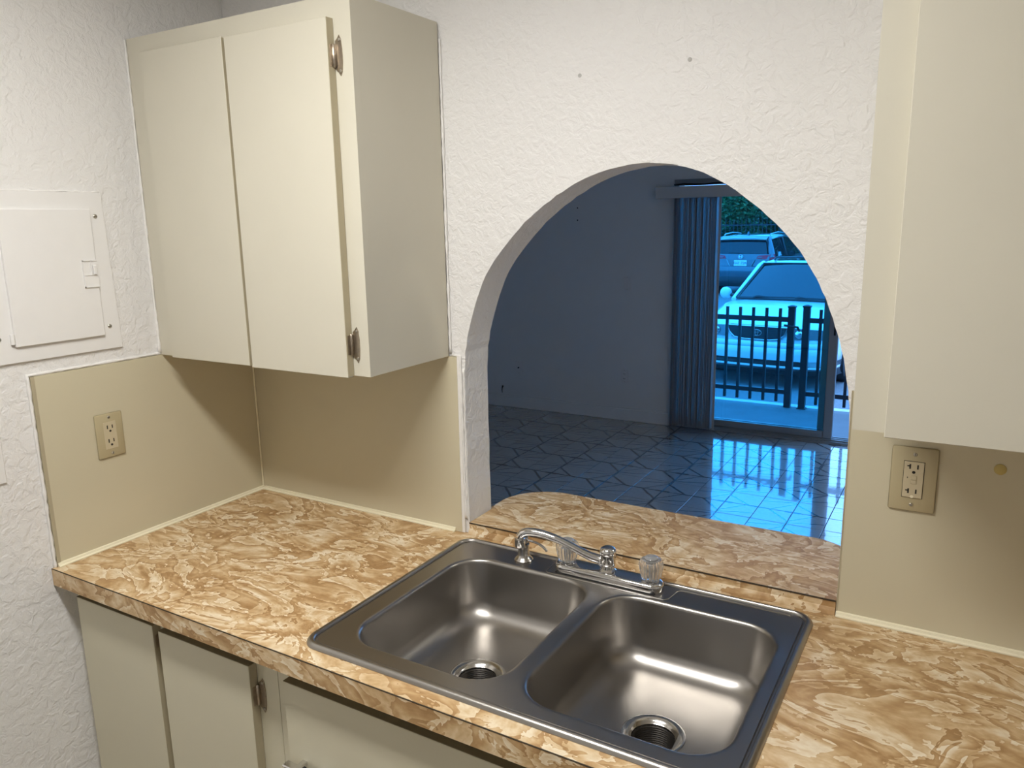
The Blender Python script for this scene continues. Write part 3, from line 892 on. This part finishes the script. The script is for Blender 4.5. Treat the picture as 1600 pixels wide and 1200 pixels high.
kitchen_outlet('almond outlet with test buttons and oversized plate under the right wall cabinet', Matrix.Translation((1.7645, -.0062, H + .3055)), .0775, .124, True)
tag(obj('round_cap', lathe(BM(), [(.0098, -.0062), (.0098, -.0072), (.008, -.0082), (.001, -.0085)], (1.8983, 0, H + .3438), 24, 'Y'), M['yellow'], None, 40), 'round yellow cap stuck on the beige splashback', 'cap')
for x, z in ((1.0776, 1.0847), (1.3145, 1.0893)):
    tag(obj('wall_plug', lathe(BM(), [(.0042, -.0002), (.0042, -.0010), (.0030, -.0014), (.0022, -.0004)], (x, 0, H + z), 12, 'Y'), plain('grey_plug', (.50, .49, .465), .6) if x < 1.2 else bpy.data.materials['grey_plug'], None, 40),
        'small grey screw plug in the plaster above the arch', 'wall plug', 'plugs above the arch')

# ================================================================== ELECTRIC PANEL AND SWITCH ON THE SIDE WALL
ep = thing('breaker_panel', 'white painted electric breaker panel with small latch on the plaster wall', 'breaker panel', (0, -.57, H + .5))
bm = BM()
prism(bm, [(-.408, H + .499), (-.418, H + .873), (-.735, H + .873), (-.735, H + .499)], 'X', .0003, .0075)
obj('cover', bm, M['painted'], ep)
pd = obj('panel_door', bx(.0077, .0155, -.661, -.4535, H + .534, H + .834, .001), M['painted'], ep)
la = obj('latch', bx(.0155, .0172, -.4895, -.4535, H + .652, H + .716), M['painted'], pd)
fr = BM()
for a in ((-.4895, -.4535, .7135, .716), (-.4895, -.4535, .652, .6545), (-.4895, -.487, .652, .716), (-.470, -.468, .680, .716)):
    box(fr, .0172, .0190, a[0], a[1], H + a[2], H + a[3])
box(fr, .0172, .0185, -.487, -.4535, H + .680, H + .683); box(fr, .0172, .0235, -.4665, -.4590, H + .682, H + .704, .001)
obj('latch_slide', fr, M['painted'], pd)
for z in (.552, .81):
    obj('hinge_pin', tube(BM(), [(.0125, -.6655, H + z - .011), (.0125, -.6655, H + z + .011)], .0045, 10), M['painted'], ep, 40)
for y, z in ((-.4375, .8177), (-.4350, .5540), (-.6915, .5545), (-.6925, .815)):
    s_ = obj('screw', lathe(BM(), [(.0052, .0073), (.0050, .0086), (.0036, .0098)], (0, y, H + z), 14, 'X'), M['screw'], ep, 40)
    obj('screw_slot', bx(.0094, .0101, y - .0036, y + .0036, H + z - .0006, H + z + .0006), M['slot'], s_)
obj('paint_bead', tube(BM(), [(.0018 + _r.uniform(-.0005, .0005), -.4055 - .010 * k / 40 + _r.uniform(-.0008, .0008), H + .498 + .376 * k / 40) for k in range(41)], [.0022 * _r.uniform(.5, 1.4) for _ in range(41)], 6), M['caulk'], ep, True)
obj('paint_bead', tube(BM(), [(.0018, -.407 - .33 * k / 40, H + .4975 + _r.uniform(-.001, .001)) for k in range(41)], [.0022 * _r.uniform(.5, 1.4) for _ in range(41)], 6), M['caulk'], ep, True)
obj('paint_bead', tube(BM(), [(.0018, -.418 - .32 * k / 40, H + .8745 + _r.uniform(-.001, .001)) for k in range(41)], [.0022 * _r.uniform(.5, 1.4) for _ in range(41)], 6), M['caulk'], ep, True)
sw = thing('light_switch', 'white painted switch plate on the plaster wall below the breaker panel', 'switch', (0, -.753, H + .292))
obj('plate', bx(.0005, .006, -.788, -.718, H + .235, H + .349, .002), M['painted'], sw)
obj('toggle', bx(.006, .014, -.757, -.749, H + .283, H + .301, .001), M['painted'], sw)

# ================================================================== KITCHEN CEILING LAMP
lp = thing('ceiling_lamp', 'long white fluorescent ceiling lamp above the kitchen aisle', 'lamp', (1.05, -1.075, CEIL - .05))
LX0, LX1, LY0, LY1 = .66, 1.44, -1.16, -.99
hm = BM()
box(hm, LX0 - .02, LX1 + .02, LY0 - .02, LY0, CEIL - .052, CEIL - .0005); box(hm, LX0 - .02, LX1 + .02, LY1, LY1 + .02, CEIL - .052, CEIL - .0005)
box(hm, LX0 - .02, LX0, LY0, LY1, CEIL - .052, CEIL - .0005); box(hm, LX1, LX1 + .02, LY0, LY1, CEIL - .052, CEIL - .0005)
obj('housing', hm, M['lampbox'], lp)
obj('diffuser', bx(LX0 + .001, LX1 - .001, LY0 + .001, LY1 - .001, CEIL - .05, CEIL - .04), M['diffuser'], lp)

l2 = thing('fill_lamp', 'added square fill lamp on the unseen part of the living room ceiling', 'lamp', (2.95, 1.0, CEIL - .05))  # added out of view as warm fill for the living room
obj('housing', bx(2.78, 3.12, .83, 1.17, CEIL - .045, CEIL - .0005, .006), M['lampbox'], l2)
obj('diffuser', bx(2.80, 3.10, .85, 1.15, CEIL - .055, CEIL - .0455), M['fill_diffuser'], l2)

# ================================================================== PATIO FENCE
YP = 5.765
def picket(parent, x, y, z0, z1, w_=.025): return obj('picket', bx(x - w_ / 2, x + w_ / 2, y - w_ / 2, y + w_ / 2, z0, z1), M['fence'], parent)
gt = thing('fence_gate', 'low black metal picket gate with latch at the patio edge', 'gate', (0, YP, -.036))
zt0 = H - .033
for k in range(-12, 5):
    picket(gt, -.149 + k * .1205, YP, .012, zt0)
for z0, z1 in ((H - .155, H - .111), (H - .827, H - .787)):
    obj('rail', bx(-1.66, .408, YP - .016, YP + .016, z0, z1), M['fence'], gt)
def post(parent, x, z1=H - .022):
    o = obj('post', bx(x - .029, x + .029, YP - .029, YP + .029, -.034, z1), M['fence'], parent)
    c = BM(); R = loft(c, [[(x + a * .034, YP + b * .034, z1) for a, b in ((-1, -1), (1, -1), (1, 1), (-1, 1))],
                           [(x + a * .034, YP + b * .034, z1 + .012) for a, b in ((-1, -1), (1, -1), (1, 1), (-1, 1))],
                           [(x + a * .012, YP + b * .012, z1 + .022) for a, b in ((-1, -1), (1, -1), (1, 1), (-1, 1))]], cap0=True, cap1=True)
    obj('post_cap', c, M['fence'], o)
    return o
post(gt, .435)
obj('latch', tube(BM(), [(.375, YP - .02, H - .185), (.455, YP - .034, H - .19), (.495, YP - .034, H - .196), (.515, YP - .034, H - .235)], [.010, .009, .012, .010], 8), M['fence'], gt)
pf = thing('picket_fence', 'low black metal picket fence with rails beside the gate', 'fence', (1.5, YP, -.036))
post(pf, .5635, H - .014)
obj('foot', bx(.525, .602, YP - .04, YP + .04, -.0355, -.028), M['fence'], pf)
for k in range(1, 20): picket(pf, .5635 + .1205 * k, YP, .012, zt0)
for z0, z1 in ((H - .155, H - .111), (H - .827, H - .787)):
    obj('rail', bx(.59, 3.0, YP - .016, YP + .016, z0, z1), M['fence'], pf)

# ================================================================== CARS
def car_shell(st, n=1):
    """st: (y, halfwidth, zlow, ztop, zshoulder)"""
    bm = BM(); rings = []
    for y, w_, zl, zt_, zs in st:
        half = [(0, zt_), (.35 * w_, zt_ - .004), (.62 * w_, zt_ - .016), (.82 * w_, zt_ - .040), (.93 * w_, zt_ - .085), (.985 * w_, zs), (w_, zs - .10), (w_, (zs + zl) / 2), (.985 * w_, zl + .10), (.94 * w_, zl + .02), (.80 * w_, zl)]
        ring = [(x, y, z) for x, z in half[::-1]] + [(-x, y, z) for x, z in half[1:]]
        rings.append(ring)
    loft(bm, rings, closed=True, cap0=True, cap1=True)
    return bm
def wheel(parent, x, y, r=.31):
    s = 1 if x > 0 else -1
    o = obj('wheel', lathe(BM(), [(r * .6, -.10), (r * .96, -.10), (r, -.07), (r, .07), (r * .96, .10), (r * .6, .10)], (x, y, r), 28, 'X'), M['rubber'], parent, 40, False)
    obj('hubcap', lathe(BM(), [(.2, s * .09), (.19, s * .105), (.05, s * .112), (.01, s * .112)], (x, y, r), 20, 'X'), M['alu'], o, 40, False)
    obj('arch_liner', lathe(BM(), [(r + .05, -.105 * s), (r + .05, s * .0945)], (x, y, r + .02), 28, 'X'), M['trimblack'], o, False, False)
def ellipse_ring(bm, cx, cy, cz, rx, rz, r, n=24):
    return tube(bm, [(cx + rx * math.cos(2 * PI * k / n), cy, cz + rz * math.sin(2 * PI * k / n)) for k in range(n)], r, 6, closed=True)

GZ = -.325
sed = thing('sedan', 'pale sedan parked nose-in just behind the black picket gate', 'car', (-.375, 7.95, GZ), math.radians(-5.0))
st = [(.00, .60, .30, .60, .50), (.03, .70, .24, .68, .54), (.09, .79, .205, .735, .60), (.20, .845, .19, .775, .64), (.45, .868, .18, .83, .70), (.80, .875, .18, .895, .76),
      (1.12, .88, .18, .955, .80), (1.6, .885, .18, .955, .83), (2.6, .885, .18, .965, .84), (3.4, .885, .18, .99, .85), (3.75, .88, .19, 1.01, .86), (4.35, .85, .22, 1.0, .86), (4.62, .78, .28, .95, .78), (4.70, .70, .34, .80, .70)]
P = lambda n, b, m, s=35, par=None: obj(n, b, M[m], par or sed, s, False)
P('body', car_shell(st), 'car_white', 60)
# glasshouse
def cabin(bz, tz, yb0, yt0, yt1, yb1, wb, wt, crown=.03):
    bm = BM()
    rings = []
    for t_ in (0, .5, 1):
        pass
    return bm
gh = BM()   # painted roof and pillars as a loft, glass laid on it
def roof_ring(y, w_, z): return [(-w_, y, z - .055), (-.97 * w_, y, z - .028), (-.86 * w_, y, z - .008), (-.4 * w_, y, z), (.4 * w_, y, z), (.86 * w_, y, z - .008), (.97 * w_, y, z - .028), (w_, y, z - .055)]
loft(gh, [roof_ring(1.86, .60, 1.385), roof_ring(2.0, .605, 1.415), roof_ring(2.4, .615, 1.43), (roof_ring(2.9, .61, 1.425)), roof_ring(3.15, .595, 1.395)], closed=False)
P('roof', gh, 'car_white', 60)
def quadpanel(pts, th, nu=6, crown=0.0):
    """curved panel from 4 corners (bl, br, tr, tl) with a little outward bow"""
    bm = BM(); a, b, c, d_ = [Vector(p) for p in pts]
    nrm = (b - a).cross(d_ - a).normalized()
    G = []
    for i in range(nu + 1):
        row = []
        for j in range(nu + 1):
            u, v = i / nu, j / nu
            p = a.lerp(b, u).lerp(d_.lerp(c, u), v) + nrm * crown * (1 - (2 * u - 1) ** 2)
            row.append(p)
        G.append(row)
    F = [[bm.verts.new(p) for p in r] for r in G]; K = [[bm.verts.new(p - nrm * th) for p in r] for r in G]
    for i in range(nu):
        for j in range(nu):
            bm.faces.new((F[i][j], F[i + 1][j], F[i + 1][j + 1], F[i][j + 1])); bm.faces.new((K[i][j], K[i][j + 1], K[i + 1][j + 1], K[i + 1][j]))
    for i in range(nu):
        bm.faces.new((F[i][0], K[i][0], K[i + 1][0], F[i + 1][0])); bm.faces.new((F[i][nu], F[i + 1][nu], K[i + 1][nu], K[i][nu]))
        bm.faces.new((F[0][i], F[0][i + 1], K[0][i + 1], K[0][i])); bm.faces.new((F[nu][i], K[nu][i], K[nu][i + 1], F[nu][i + 1]))
    return bm
P('windshield', quadpanel([(-.655, 1.13, .955), (.655, 1.13, .955), (.545, 1.86, 1.36), (-.545, 1.86, 1.36)], .012, 8, .04), 'car_glass', 60)
for s in (-1, 1):
    P('pillar', tube(BM(), [(s * .70, 1.10, .93), (s * .675, 1.28, 1.03), (s * .60, 1.84, 1.345), (s * .60, 2.0, 1.375)], .035, 8), 'car_white', 60)
    P('windshield_trim', tube(BM(), [(s * .672, 1.115, .958), (s * .553, 1.85, 1.372)], .012, 6), 'trimblack')
    P('pillar', tube(BM(), [(s * .61, 3.0, 1.37), (s * .66, 3.4, 1.2), (s * .71, 3.75, 1.0)], .06, 8), 'car_white', 60)
    q = [(s * .80, 1.25, .93), (s * .80, 3.6, .98), (s * .61, 3.0, 1.37), (s * .61, 1.9, 1.36)]
    P('side_window', quadpanel(q if s > 0 else [q[1], q[0], q[3], q[2]], .012, 4, .02), 'car_glass', 60)
    mr = P('mirror', lathe(BM(), [(.02, -.07), (.065, -.055), (.085, 0), (.075, .04), (.02, .045)], (s * .93, 1.42, .985), 14, 'Y'), 'car_white', 60)
    P('mirror_arm', tube(BM(), [(s * .78, 1.42, .955), (s * .88, 1.42, .965)], .025, 6), 'trimblack', 40, mr)
    wheel(sed, s * .79, .92); wheel(sed, s * .79, 3.62)
    # head lamps
    hl = [(s * .385, -.020, .600), (s * .80, .085, .605), (s * .785, .095, .715), (s * .372, -.016, .735)]
    if s < 0: hl = [hl[1], hl[0], hl[3], hl[2]]
    lo = P('headlight', quadpanel(hl, .05, 4, .02), 'lens', 60)
    P('bulb', lathe(BM(), [(.045, 0), (.03, -.012), (.005, -.016)], (s * .50, -.022, .665), 14, 'Y'), 'chrome', 40, lo)
    P('fog_slot', bx(s * .62 - .10, s * .62 + .10, .03, .06, .36, .42, .01), 'trimblack')
P('rear_window', quadpanel([(.62, 3.70, 1.0), (-.62, 3.70, 1.0), (-.53, 3.16, 1.37), (.53, 3.16, 1.37)], .012, 4, .03), 'car_glass', 60)
P('windshield_trim', tube(BM(), [(-.56, 1.86, 1.378), (-.3, 1.83, 1.384), (0, 1.82, 1.386), (.3, 1.83, 1.384), (.56, 1.86, 1.378)], .012, 6), 'trimblack')
P('cowl', tube(BM(), [(-.69, 1.13, .955), (-.4, 1.085, .962), (0, 1.07, .964), (.4, 1.085, .962), (.69, 1.13, .955)], .020, 6), 'trimblack')
for x0, x1 in ((-.42, .05), (.12, .60)):
    P('wiper', tube(BM(), [(x0, 1.07, .975), (x0 + .06, 1.06, .995), (x0 + .16, 1.07, .985), (x1, 1.10, .982)], [.012, .014, .010, .006], 6), 'trimblack')
P('sunroof', quadpanel([(-.44, 2.05, 1.424), (.44, 2.05, 1.424), (.42, 2.55, 1.44), (-.42, 2.55, 1.44)], .01, 4, .006), 'car_glass', 60)
P('sunroof_deflector', tube(BM(), [(-.46, 2.06, 1.425), (-.42, 2.0, 1.455), (0, 1.975, 1.465), (.42, 2.0, 1.455), (.46, 2.06, 1.425)], .016, 8), 'trimblack', 60)
P('rear_view_mirror', bx(-.13, .13, 1.60, 1.63, 1.195, 1.26, .015, ), 'trimblack')
# grille, bumper
gp = [(-.36, .735), (.36, .735), (.335, .655), (.275, .595), (.15, .578), (-.15, .578), (-.275, .595), (-.335, .655)]
gr = P('grille', prism(BM(), gp, 'Y', -.012, .12), 'trimblack')
P('grille_surround', tube(BM(), [(x, -.012, z) for x, z in gp], .008, 6, closed=True), 'chrome', 60, gr)
for k in range(6):
    P('bar', bx(-.32, .32, -.017, -.012, .598 + k * .024, .601 + k * .024), 'trimblack', False, gr)
em = BM(); ellipse_ring(em, 0, -.020, .66, .058, .038, .0035); ellipse_ring(em, 0, -.020, .66, .017, .034, .003); ellipse_ring(em, 0, -.020, .678, .037, .015, .003)
P('emblem', em, 'alu', 60, gr)
bmp = BM()
bs = [(-.885, .42), (-.84, .16), (-.70, .03), (-.45, -.035), (0, -.055), (.45, -.035), (.70, .03), (.84, .16), (.885, .42)]
bs = catmull(bs, 3)
secp = [(.0, .560), (-.022, .545), (-.03, .50), (-.026, .495), (-.038, .485), (-.045, .42), (-.035, .35), (-.01, .345), (.03, .34)]
def strip(sec): return [[(x, y + dy, z) for dy, z in sec] for x, y in bs]
loft(bmp, strip(secp), closed=False)
P('bumper', bmp, 'car_white', 50)
lo_ = BM(); loft(lo_, strip([(.03, .34), (.02, .33), (.02, .275), (-.012, .27), (-.025, .24), (-.02, .235), (.04, .18), (.10, .16)]), closed=False)
P('lower_valance', lo_, 'trimblack', 50)
ls = BM(); loft(ls, strip([(-.026, .285), (-.034, .28), (-.034, .262), (-.026, .258)]), closed=False)
P('valance_strip', ls, 'car_white', 50)

dk = thing('sedan', 'black sedan parked beside the blue-grey hatchback with its tail towards the gate', 'car', (-1.30, 23.4, GZ), math.radians(181))
def dark_copy(o, parent):
    c = o.copy()
    if o.data:
        c.data = o.data.copy()
        for i, m in enumerate(c.data.materials):
            if m == M['car_white']: c.data.materials[i] = M['car_black']
    COL.objects.link(c); c.parent = parent
    for ch in o.children: dark_copy(ch, c)
for ch in list(sed.children): dark_copy(ch, dk)

suv = thing('sport_utility_car', 'blue-grey hatchback with red tail lamps seen from behind beyond the sedan', 'car', (-3.43, 19.0, GZ - .01), math.radians(-2.0))
Q = lambda n, b, m, s=35, par=None: obj(n, b, M[m], par or suv, s, False)
st = [(.00, .74, .42, .86, .74), (.05, .82, .34, .99, .86), (.14, .855, .28, 1.06, .93), (.40, .875, .24, 1.07, .95), (.9, .885, .22, 1.06, .95), (2.2, .885, .22, 1.03, .93), (3.0, .88, .22, 1.02, .92), (3.5, .87, .22, 1.0, .88), (4.0, .83, .26, .88, .76), (4.25, .74, .32, .75, .62), (4.3, .6, .4, .62, .55)]
Q('body', car_shell(st), 'car_grey', 60)
rf = BM()
def rr2(y, w_, z): return [(-w_, y, z - .10), (-.96 * w_, y, z - .05), (-.84 * w_, y, z - .012), (-.4 * w_, y, z), (.4 * w_, y, z), (.84 * w_, y, z - .012), (.96 * w_, y, z - .05), (w_, y, z - .10)]
loft(rf, [rr2(.16, .60, 1.505), rr2(.30, .625, 1.545), rr2(.8, .655, 1.585), rr2(1.5, .665, 1.60), rr2(2.1, .655, 1.575), rr2(2.45, .63, 1.51)], closed=False)
Q('roof', rf, 'car_grey', 60)
Q('spoiler', quadpanel([(-.60, .10, 1.465), (.60, .10, 1.465), (.60, .34, 1.555), (-.60, .34, 1.555)], .03, 6, .012), 'car_grey', 60)
Q('spoiler_edge', tube(BM(), [(-.60, .11, 1.45), (-.3, .085, 1.462), (.3, .085, 1.462), (.60, .11, 1.45)], .018, 6), 'trimblack', 60)
Q('rear_window', quadpanel([(-.66, .045, 1.10), (.66, .045, 1.10), (.575, .17, 1.44), (-.575, .17, 1.44)], .012, 6, .03), 'car_glass', 60)
Q('tailgate', quadpanel([(-.70, .0, .62), (.70, .0, .62), (.72, .04, 1.10), (-.72, .04, 1.10)], .06, 6, .02), 'car_grey', 60)
for s in (-1, 1):
    Q('pillar', tube(BM(), [(s * .76, .12, 1.0), (s * .72, .16, 1.18), (s * .635, .26, 1.44), (s * .62, .36, 1.50)], [.09, .085, .06, .05], 10), 'car_grey', 60)
    tl = [(s * .40, -.012, .985), (s * .86, .10, .96), (s * .84, .085, 1.10), (s * .44, -.008, 1.055)]
    if s < 0: tl = [tl[1], tl[0], tl[3], tl[2]]
    tlo = Q('tail_light', quadpanel(tl, .05, 4, .02), 'red', 60)
    Q('reversing_lamp', bx(s * .50 - .05, s * .50 + .05, -.038, -.02, 1.01, 1.035, .004), 'lens', False, tlo)
    q = [(s * .80, .35, 1.03), (s * .81, 2.95, 1.0), (s * .655, 2.35, 1.47), (s * .65, .42, 1.47)]
    Q('side_window', quadpanel(q if s > 0 else [q[1], q[0], q[3], q[2]], .012, 5, .02), 'car_glass', 60)
    Q('window_pillar', tube(BM(), [(s * .825, 1.35, 1.02), (s * .69, 1.30, 1.50)], .03, 6), 'trimblack', 60)
    Q('roof_rail', tube(BM(), [(s * .60, .45, 1.565), (s * .60, .55, 1.60), (s * .60, 1.2, 1.63), (s * .60, 1.9, 1.60), (s * .60, 2.0, 1.57)], .016, 6), 'alu', 60)
    mm = Q('mirror', lathe(BM(), [(.03, -.06), (.09, -.05), (.10, .02), (.03, .08)], (s * .98, 2.75, 1.08), 12, 'Y'), 'trimblack', 60)
    wheel(suv, s * .79, .75, .33); wheel(suv, s * .79, 3.4, .33)
Q('front_window', quadpanel([(.68, 3.15, 1.02), (-.68, 3.15, 1.02), (-.60, 2.46, 1.49), (.60, 2.46, 1.49)], .012, 4, .03), 'car_glass', 60)
bmp = BM()
bs = catmull([(-.89, .45), (-.865, .16), (-.74, .01), (-.4, -.045), (0, -.055), (.4, -.045), (.74, .01), (.865, .16), (.89, .45)], 3)
loft(bmp, strip([(.02, .80), (-.02, .78), (-.035, .70), (-.03, .60), (-.01, .52)]), closed=False)
Q('bumper', bmp, 'car_grey', 50)
lo_ = BM(); loft(lo_, strip([(-.012, .52), (-.02, .42), (.0, .32), (.06, .26)]), closed=False)
Q('lower_bumper', lo_, 'trimblack', 50)
Q('plate_recess', prism(BM(), [(-.36, .96), (.36, .96), (.27, .77), (-.27, .77)], 'Y', -.034, -.02), 'car_grey')
Q('plate_recess_edge', tube(BM(), [(-.36, -.034, .955), (-.27, -.034, .772), (.27, -.034, .772), (.36, -.034, .955)], .010, 6), 'alu', 60)
lp_ = Q('licence_plate', bx(-.165, .165, -.052, -.036, .80, .945, .004), 'plate')
fc = bpy.data.curves.new('plate_text', 'FONT'); fc.body = 'GIZ Z2R'; fc.size = .092; fc.align_x = 'CENTER'; fc.align_y = 'CENTER'; fc.extrude = .002
fo = bpy.data.objects.new('tmp', fc); COL.objects.link(fo)
dg = bpy.context.evaluated_depsgraph_get(); me = bpy.data.meshes.new_from_object(fo.evaluated_get(dg)); bpy.data.objects.remove(fo)
me.materials.clear(); me.materials.append(M['plate_ink']); me.transform(Matrix.Translation((0, -.0545, .872)) @ Matrix.Rotation(PI / 2, 4, 'X'))
po_ = bpy.data.objects.new('plate_text', me); COL.objects.link(po_); po_.parent = lp_
eb = BM()
ellipse_ring(eb, 0, -.035, 1.035, .062, .05, .005, 16)
box(eb, -.034, -.024, -.042, -.032, 1.005, 1.065); box(eb, .024, .034, -.042, -.032, 1.005, 1.065); box(eb, -.024, .024, -.042, -.032, 1.031, 1.04)
Q('emblem', eb, 'chrome', 40)
Q('antenna', prism(BM(), [(.55, 1.575), (.75, 1.59), (.58, 1.66)], 'X', -.02, .02), 'car_grey')
Q('rear_wiper', tube(BM(), [(.0, .0, 1.12), (-.1, .02, 1.13), (-.34, .035, 1.14)], .010, 6), 'trimblack')

# ================================================================== BEHIND THE CAR PARK
lf = thing('boundary_fence', 'tall black metal fence along the back of the car park', 'fence', (-3, 27, GZ))
for z in (.55, 1.75):
    obj('rail', bx(-14, 12, 26.98, 27.02, GZ + z - .02, GZ + z + .02), M['fence'], lf)
pm = bx(-.011, .011, -.011, .011, 0, 1.95); pme = bpy.data.meshes.new('picket'); pm.to_mesh(pme); pm.free(); pme.materials.append(M['fence'])
for k in range(178):
    o = bpy.data.objects.new('picket', pme); COL.objects.link(o); o.parent = lf; o.location = (-13.9 + k * .145 + 3, 0, 0)
def tree(name, label, cat, x, y, h, rx, rz, zc, mat, nleaf, seed, group, leaf=.10):
    rn = random.Random(seed)
    t = thing(name, label, cat, (x, y, GZ), 0, group)
    obj('trunk', tube(BM(), [(0, 0, 0), (rn.uniform(-.1, .1), 0, h * .25), (rn.uniform(-.15, .15), rn.uniform(-.1, .1), h * .55), (0, 0, h * .85)], [.13, .11, .08, .03], 8), M['bark'], t, 60, False)
    verts, faces = [], []
    blobs = [(rn.uniform(-.75, .75) * rx, rn.uniform(-.7, .7) * rx, zc + rn.uniform(-.8, .8) * rz, rn.uniform(.28, .5)) for _ in range(16)]
    for k in range(nleaf):
        bxx, byy, bzz, br = rn.choice(blobs)
        while True:
            dx, dy, dz = (rn.uniform(-1, 1) for _ in range(3)); l = dx * dx + dy * dy + dz * dz
            if .05 < l < 1: break
        l = math.sqrt(l); f = (l ** .35) / l
        c = Vector((bxx + dx * f * br * rx * 1.1, byy + dy * f * br * rx * 1.1, max(.15, bzz + dz * f * br * rz * 1.1)))
        a = Vector((rn.uniform(-1, 1), rn.uniform(-1, 1), rn.uniform(-.7, .7))).normalized()
        b = a.cross(Vector((rn.uniform(-1, 1), rn.uniform(-1, 1), rn.uniform(-1, 1)))).normalized()
        s1, s2 = leaf * rn.uniform(.6, 1.3), leaf * rn.uniform(.3, .6)
        i = len(verts)
        nn = a.cross(b) * s2 * .4
        verts += [c - a * s1, c + b * s2 + nn, c + a * s1, c - b * s2 + nn]
        faces += [(i, i + 1, i + 2), (i, i + 2, i + 3)]
    me = bpy.data.meshes.new('foliage'); me.from_pydata([tuple(v) for v in verts], [], faces); me.materials.append(mat)
    o = bpy.data.objects.new('foliage', me); COL.objects.link(o); o.parent = t
    return t
specs = [('dense_tree', 'dark green dense tree directly behind the blue-grey hatchback', -6.35, 28.9, 4.4, 1.02, 1.75, 2.1, 'leaf1', 12000, .10),
         ('leafy_tree', 'pale silvery tree behind the roof of the blue-grey hatchback', -3.75, 29.0, 4.0, 1.02, 1.65, 2.0, 'leaf2', 12000, .09),
         ('dense_tree', 'dark green tree behind the boundary fence to the right of the hatchback', -1.15, 28.9, 4.4, 1.02, 1.7, 2.1, 'leaf1', 12000, .10),
         ('dense_tree', 'dark green tree behind the boundary fence far to the right of both cars', 1.45, 29.0, 4.4, 1.02, 1.7, 2.1, 'leaf1', 8000, .12),
         ('leafy_tree', 'pale silvery tree at the far end of the boundary fence', -8.95, 29.0, 4.2, 1.02, 1.7, 2.0, 'leaf2', 8000, .12),
         ('hedge_shrub', 'low dark shrub filling the gap beside the pale silvery tree', -5.05, 31.6, 4.6, 1.12, 1.95, 2.2, 'leaf1', 16000, .14),
         ('hedge_shrub', 'low dark shrub between the silvery tree and the dark tree on its right', -2.45, 31.6, 4.6, 1.12, 1.95, 2.2, 'leaf1', 16000, .14),
         ('leafy_tree', 'pale silvery tree beside the right-hand run of the boundary fence', 4.05, 29.0, 4.2, 1.02, 1.7, 2.0, 'leaf2', 7000, .12),
         ('dense_tree', 'dark green tree next to the silvery tree on the right-hand run of the fence', 6.65, 29.0, 4.4, 1.02, 1.7, 2.1, 'leaf1', 7000, .12),
         ('dense_tree', 'dark green tree at the very end of the right-hand run of the fence', 9.25, 29.0, 4.4, 1.02, 1.7, 2.1, 'leaf1', 7000, .12),
         ('hedge_shrub', 'tall dark shrub in the last row behind the pale silvery tree', -3.8, 34.4, 5.0, 1.15, 2.1, 2.5, 'leaf1', 14000, .15),
         ('hedge_shrub', 'tall dark shrub in the last row behind the dense dark tree', -6.6, 34.4, 5.0, 1.15, 2.1, 2.5, 'leaf1', 14000, .15),
         ('hedge_shrub', 'low dark shrub in the second row at the right end of the boundary fence', .15, 31.6, 4.6, 1.12, 1.95, 2.2, 'leaf1', 16000, .14)]
for i, (n, l, x, y, h, rx, rz, zc, mt, nl, lf_) in enumerate(specs):
    tree(n, l, 'tree', x, y, h, rx, rz, zc, M[mt], nl, 40 + i, 'trees behind the boundary fence', lf_)
